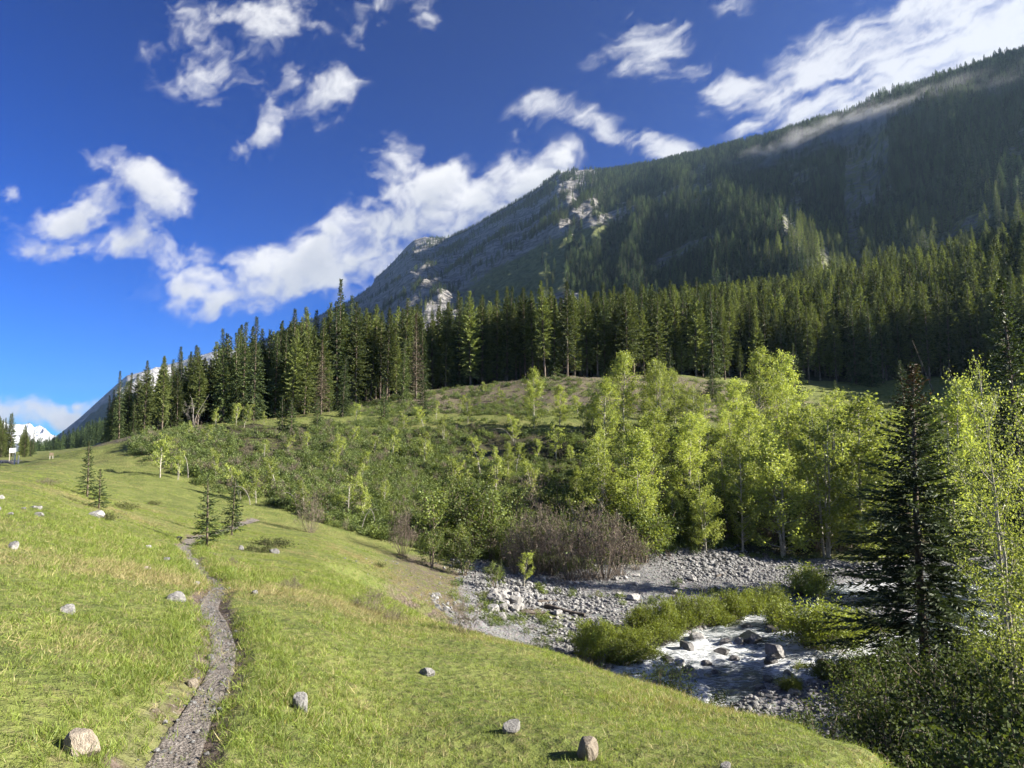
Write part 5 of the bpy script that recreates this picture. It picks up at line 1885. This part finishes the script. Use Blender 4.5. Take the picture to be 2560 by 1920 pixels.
GT = [tuft(1300 + k, 46, .048 + .013 * (k % 3), .0034, .085, 'grass', .55, .06) for k in range(5)] + [tuft(1310 + k, 36, .038, .0036, .085, 'grass', .75, .10) for k in range(3)] + \
     [tuft(1320 + k, 24, .085, .0030, .08, 'dry', .85) for k in range(3)] + [tuft(1330, 48, .10, .0040, .09, 'grass', .5, .08)]
P_, S_, I_ = [], [], []
for (ra, rb, dn, sc0) in [(1.5, 4.5, 520, .9), (4.5, 8, 420, 1.0), (8, 14, 260, 1.25), (14, 24, 170, 1.6), (24, 40, 56, 2.0), (40, 64, 15, 2.3), (64, 98, 6, 2.6)]:
    ah = math.radians(44)
    n = int(dn * ah * (rb * rb - ra * ra))
    a = rng.uniform(-ah, ah, n)
    r = np.sqrt(rng.uniform(ra * ra, rb * rb, n))
    x, y = np.sin(a) * r, np.cos(a) * r
    u = u_of(a)
    fi = np.interp(a, AZ, np.arange(len(AZ))).round().astype(int)
    fr = np.clip(((np.log(r) - LR[0]) / .0135).round().astype(int), 0, len(RR) - 1)
    tdv = TD[fi, fr]
    ok = (tdv > -.05 + .15 * rng.random(n)) & (GRAV[fi, fr] < .3) & (rng.random(n) > SOIL[fi, fr] * .93)
    ok &= (r < 46) | (rng.random(n) < .75)
    patch = fbm(x * .35, y * .35, 3, 91)
    ok &= rng.random(n) < np.clip(.92 + 2.0 * patch, .15, 1)
    idx = rng.integers(0, 8, n)
    dry = fbm(x * .28, y * .28, 3, 95) + .12 * rng.normal(size=n)
    idx = np.where((dry > .11) | (rng.random(n) < .07), 8 + rng.integers(0, 3, n), idx)
    idx = np.where((tdv < .45) & (rng.random(n) < .35) & (idx < 8), 11, idx)
    s = sc0 * rng.uniform(.65, 1.25, n) * (1 + .9 * fbm(x * .6, y * .6, 2, 97))
    s = s * np.where((u > 560) & (r > 20) & (r < 48), .75, 1)
    s = s * np.where((u < 500) & (r > 20), .7, 1)
    P_.append(np.stack([x, y, zt(x, y) - .01], 1)[ok])
    S_.append(s[ok])
    I_.append(idx[ok])
P_, S_, I_ = map(np.concatenate, (P_, S_, I_))
print('grass tufts', len(P_))
scatter('grass', P_, upright(len(P_), rng, .12), iso(S_, rng.uniform(.8, 1.2, len(S_))), I_, GT)

# scrub and ground cover on the far bank
CV = []
for k in range(4):
    s_, c_ = dome(1350 + k, 1.1, .55, 330, .085, .6)
    CV.append(mesh_obj('s', [(c_[0], c_[1], 0, c_[2])], [M['cover']], link=False))
s_, c_ = dome(1360, 1.0, .6, 240, .095, .6)
CV.append(mesh_obj('s', [(c_[0], c_[1], 0, c_[2])], [M['alder']], link=False))
t_, _ = twigbush(1362, .9, 1.0, n=16)
CV.append(mesh_obj('s', [(t_[0], t_[1], 0)], [M['twig']], link=False))
n = 40000
a = rng.uniform(pa(330, 1200), math.radians(43), n)
u = u_of(a)
foot = np.interp(u, [330, 500, 800, 1130, 1400, 1700, 2000, 2300, 2800], [64, 54, 47, 47, 46, 53, 63, 73, 80])
topr = np.interp(u, [330, 500, 800, 1130, 1400, 1700, 2000, 2300, 2800], [80, 79, 80, 88, 84, 86, 98, 112, 118])
r = foot + (topr - foot) * rng.random(n) ** .9
x, y = np.sin(a) * r, np.cos(a) * r
z = zt(x, y)
pt = fbm(x * .12, y * .12, 4, 111)
fi = np.interp(a, AZ, np.arange(len(AZ))).round().astype(int)
fr = np.clip(((np.log(r) - LR[0]) / .0135).round().astype(int), 0, len(RR) - 1)
ok = (rng.random(n) < np.clip(np.where(u < 950, .5, .85) + 3.6 * pt, .08, 1)) & (rng.random(n) > .6 * SOIL[fi, fr]) & (z > -8.0)
ok &= (r - foot > 3) | (u > 700) | (rng.random(n) < .4)
ok &= rng.random(n) < np.where(r > topr - 6, .35, 1)
ix = rng.choice(6, n, p=[.16, .16, .15, .15, .26, .12])
s = rng.uniform(.4, 1.15, n) * np.where(ix == 4, .9, 1)
scatter('undergrowth', np.stack([x, y, z - .05], 1)[ok], upright(ok.sum(), rng, .12), iso(s[ok], rng.uniform(.7, 1.4, ok.sum())), ix[ok], CV)
# sparse weeds on the stony slope and gravel
n = 9000
a = rng.uniform(pa(860, 1000), math.radians(42), n)
u = u_of(a)
r = np.interp(u, [860, 1130, 1400, 1700, 2000, 2800], [92, 94, 88, 92, 103, 112]) + rng.random(n) * np.interp(u, [860, 1400, 2000], [14, 26, 30])
x, y = np.sin(a) * r, np.cos(a) * r
ok = rng.random(n) < np.clip(.35 + 1.8 * fbm(x * .15, y * .15, 3, 121), .05, 1)
ix = rng.choice(6, n, p=[.17, .17, .17, .14, .25, .1])
scatter('slope_weeds', np.stack([x, y, zt(x, y) - .05], 1)[ok], upright(ok.sum(), rng, .1), iso(rng.uniform(.4, 1.1, ok.sum())), ix[ok], [o.copy() for o in CV])

n = 1500
a = rng.uniform(pa(1120, 1500), pa(2200, 1500), n)
r = rng.uniform(29, 60, n)
x, y = np.sin(a) * r, np.cos(a) * r
fi = np.interp(a, AZ, np.arange(len(AZ))).round().astype(int)
fr = np.clip(((np.log(r) - LR[0]) / .0135).round().astype(int), 0, len(RR) - 1)
ok = (GRAV[fi, fr] > .2) & (CD[fi, fr] > .5) & (fbm(x * .18, y * .18, 3, 141) > .07)
ix = rng.choice(6, n, p=[.08, .08, .08, .08, .6, .08])
scatter('gravel_weeds', np.stack([x, y, zt(x, y) - .04], 1)[ok], upright(ok.sum(), rng, .1), iso(rng.uniform(.25, .75, ok.sum())), ix[ok], [o.copy() for o in CV])

# river pebbles
PB = [mesh_obj('s', [(*stone(1400 + k, 1, .8, .55, 2, 8), 0)], [M['pebble']], link=False) for k in range(5)]
n = 120000
a = rng.uniform(pa(1080, 1500), math.radians(44), n)
r = np.sqrt(rng.uniform(17 ** 2, 66 ** 2, n))
x, y = np.sin(a) * r, np.cos(a) * r
fi = np.interp(a, AZ, np.arange(len(AZ))).round().astype(int)
fr = np.clip(((np.log(r) - LR[0]) / .0135).round().astype(int), 0, len(RR) - 1)
ok = (rng.random(n) < GRAV[fi, fr] * 1.1) & (CD[fi, fr] > -.7)
s = (.045 + .22 * rng.random(n) ** 3.6) * np.clip(1 + 2.2 * fbm(x * .25, y * .25, 3, 131), .45, 2)
print('pebbles', ok.sum())
scatter('pebbles', np.stack([x, y, zt(x, y) - .01], 1)[ok], upright(ok.sum(), rng, .3), iso(s[ok]), rng.integers(0, 5, ok.sum()), PB)
# trail grit and stones on the stony slopes
n = 5200
k = rng.integers(0, len(TR), n)
k = k[rng.random(n) < np.clip(9 / np.hypot(TR[k, 0], TR[k, 1]), .1, 1) ** 1.5]
n = len(k)
lat = rng.uniform(-1.15, 1.15, n) * TR[k, 2]
x, y = TR[k, 0] + nrm[k, 0] * lat + rng.normal(0, .03, n), TR[k, 1] + nrm[k, 1] * lat + rng.normal(0, .03, n)
s1 = .008 + .04 * rng.random(n) ** 4
z1 = zt(x, y) + .016
n2 = 5000
a = rng.uniform(pa(760, 1200), math.radians(40), n2)
r = np.exp(rng.uniform(math.log(16), math.log(130), n2))
x2, y2 = np.sin(a) * r, np.cos(a) * r
fi = np.interp(a, AZ, np.arange(len(AZ))).round().astype(int)
fr = np.clip(((np.log(r) - LR[0]) / .0135).round().astype(int), 0, len(RR) - 1)
ok = rng.random(n2) < SOIL[fi, fr]
x2, y2 = x2[ok], y2[ok]
s2 = (.05 + .22 * rng.random(ok.sum()) ** 3) * np.clip(r[ok] / 60, .5, 1.4)
X = np.concatenate([x, x2])
Y = np.concatenate([y, y2])
S = np.concatenate([s1, s2])
Zp = np.concatenate([z1, zt(x2, y2) - .01])
scatter('stony_grit', np.stack([X, Y, Zp], 1), upright(len(X), rng, .3), iso(S), rng.integers(0, 5, len(X)), [o.copy() for o in PB])

# ------------------------------------------------------------------ air: valley haze, and the wisp of mist below the ridge
m, t, out = new_mat('haze_air')
pv = t.n('ShaderNodeVolumePrincipled')
pv.inputs['Color'].default_value = (.50, .75, 1.0, 1)
pv.inputs['Density'].default_value = .000065
pv.inputs['Anisotropy'].default_value = .5
t.L.new(pv.outputs[0], out.inputs['Volume'])
hz = mesh_obj('haze', [(*box(0, 0, 355, 16400, 16400, 840), 0)], [m])
tag(hz, kind='stuff')

m, t, out = new_mat('mist_vapour')
tc_ = t.n('ShaderNodeTexCoord')
oc = tc_.outputs['Object']
sp_ = t.n('ShaderNodeSeparateXYZ')
t.L.new(t.attr('Color', 'Vector') if False else oc, sp_.inputs[0])
ln = t.vm('LENGTH', oc)
mp = t.n('ShaderNodeMapping')
mp.inputs[3].default_value = (9.0, 2.6, 2.2)
t.L.new(oc, mp.inputs[0])
nn = t.noise(mp.outputs[0], 1.0, 5, .65, .6)
dn = t.math('MULTIPLY', t.mr(t.math('SUBTRACT', nn, t.math('MULTIPLY', ln, .22)), .30, .66), t.mr(ln, 1.0, .55))
pv = t.n('ShaderNodeVolumePrincipled')
pv.inputs['Color'].default_value = (.95, .96, 1.0, 1)
pv.inputs['Anisotropy'].default_value = .3
t.L.new(t.math('MULTIPLY', dn, .018), pv.inputs['Density'])
t.L.new(pv.outputs[0], out.inputs['Volume'])


def at_mt(u, v, dr):
    a, tt = pix(u, v)
    iA = int(np.clip(round(float(np.interp(a, MT['A'], np.arange(len(MT['A']))))), 0, len(MT['A']) - 1))
    el = MT['Z'][iA] / np.hypot(MT['X'][iA], MT['Y'][iA])
    k = np.nonzero(el >= tt)[0]
    k = k[0] if len(k) else -1
    r = np.hypot(MT['X'][iA][k], MT['Y'][iA][k]) - dr
    return Vector((math.sin(a) * r, math.cos(a) * r, r * tt))


p0, p1 = at_mt(1830, 420, 46), at_mt(2640, 170, 46)
import bmesh
bm = bmesh.new()
bmesh.ops.create_icosphere(bm, subdivisions=3, radius=1.0)
mv_ = np.array([q.co[:] for q in bm.verts])
mf_ = np.array([[q.index for q in fc.verts] for fc in bm.faces])
bm.free()
mo = mesh_obj('mist', [(mv_, mf_, 0)], [m])
tag(mo, kind='stuff')
ax = (p1 - p0)
X_ = ax.normalized()
Z_ = Vector((0, -.55, .83))
Z_ = (Z_ - X_ * Z_.dot(X_)).normalized()
Y_ = Z_.cross(X_)
mo.matrix_world = Matrix.Translation((p0 + p1) * .5) @ Matrix((X_, Y_, Z_)).transposed().to_4x4() @ Matrix.Diagonal((ax.length * .62, 52, 30, 1))
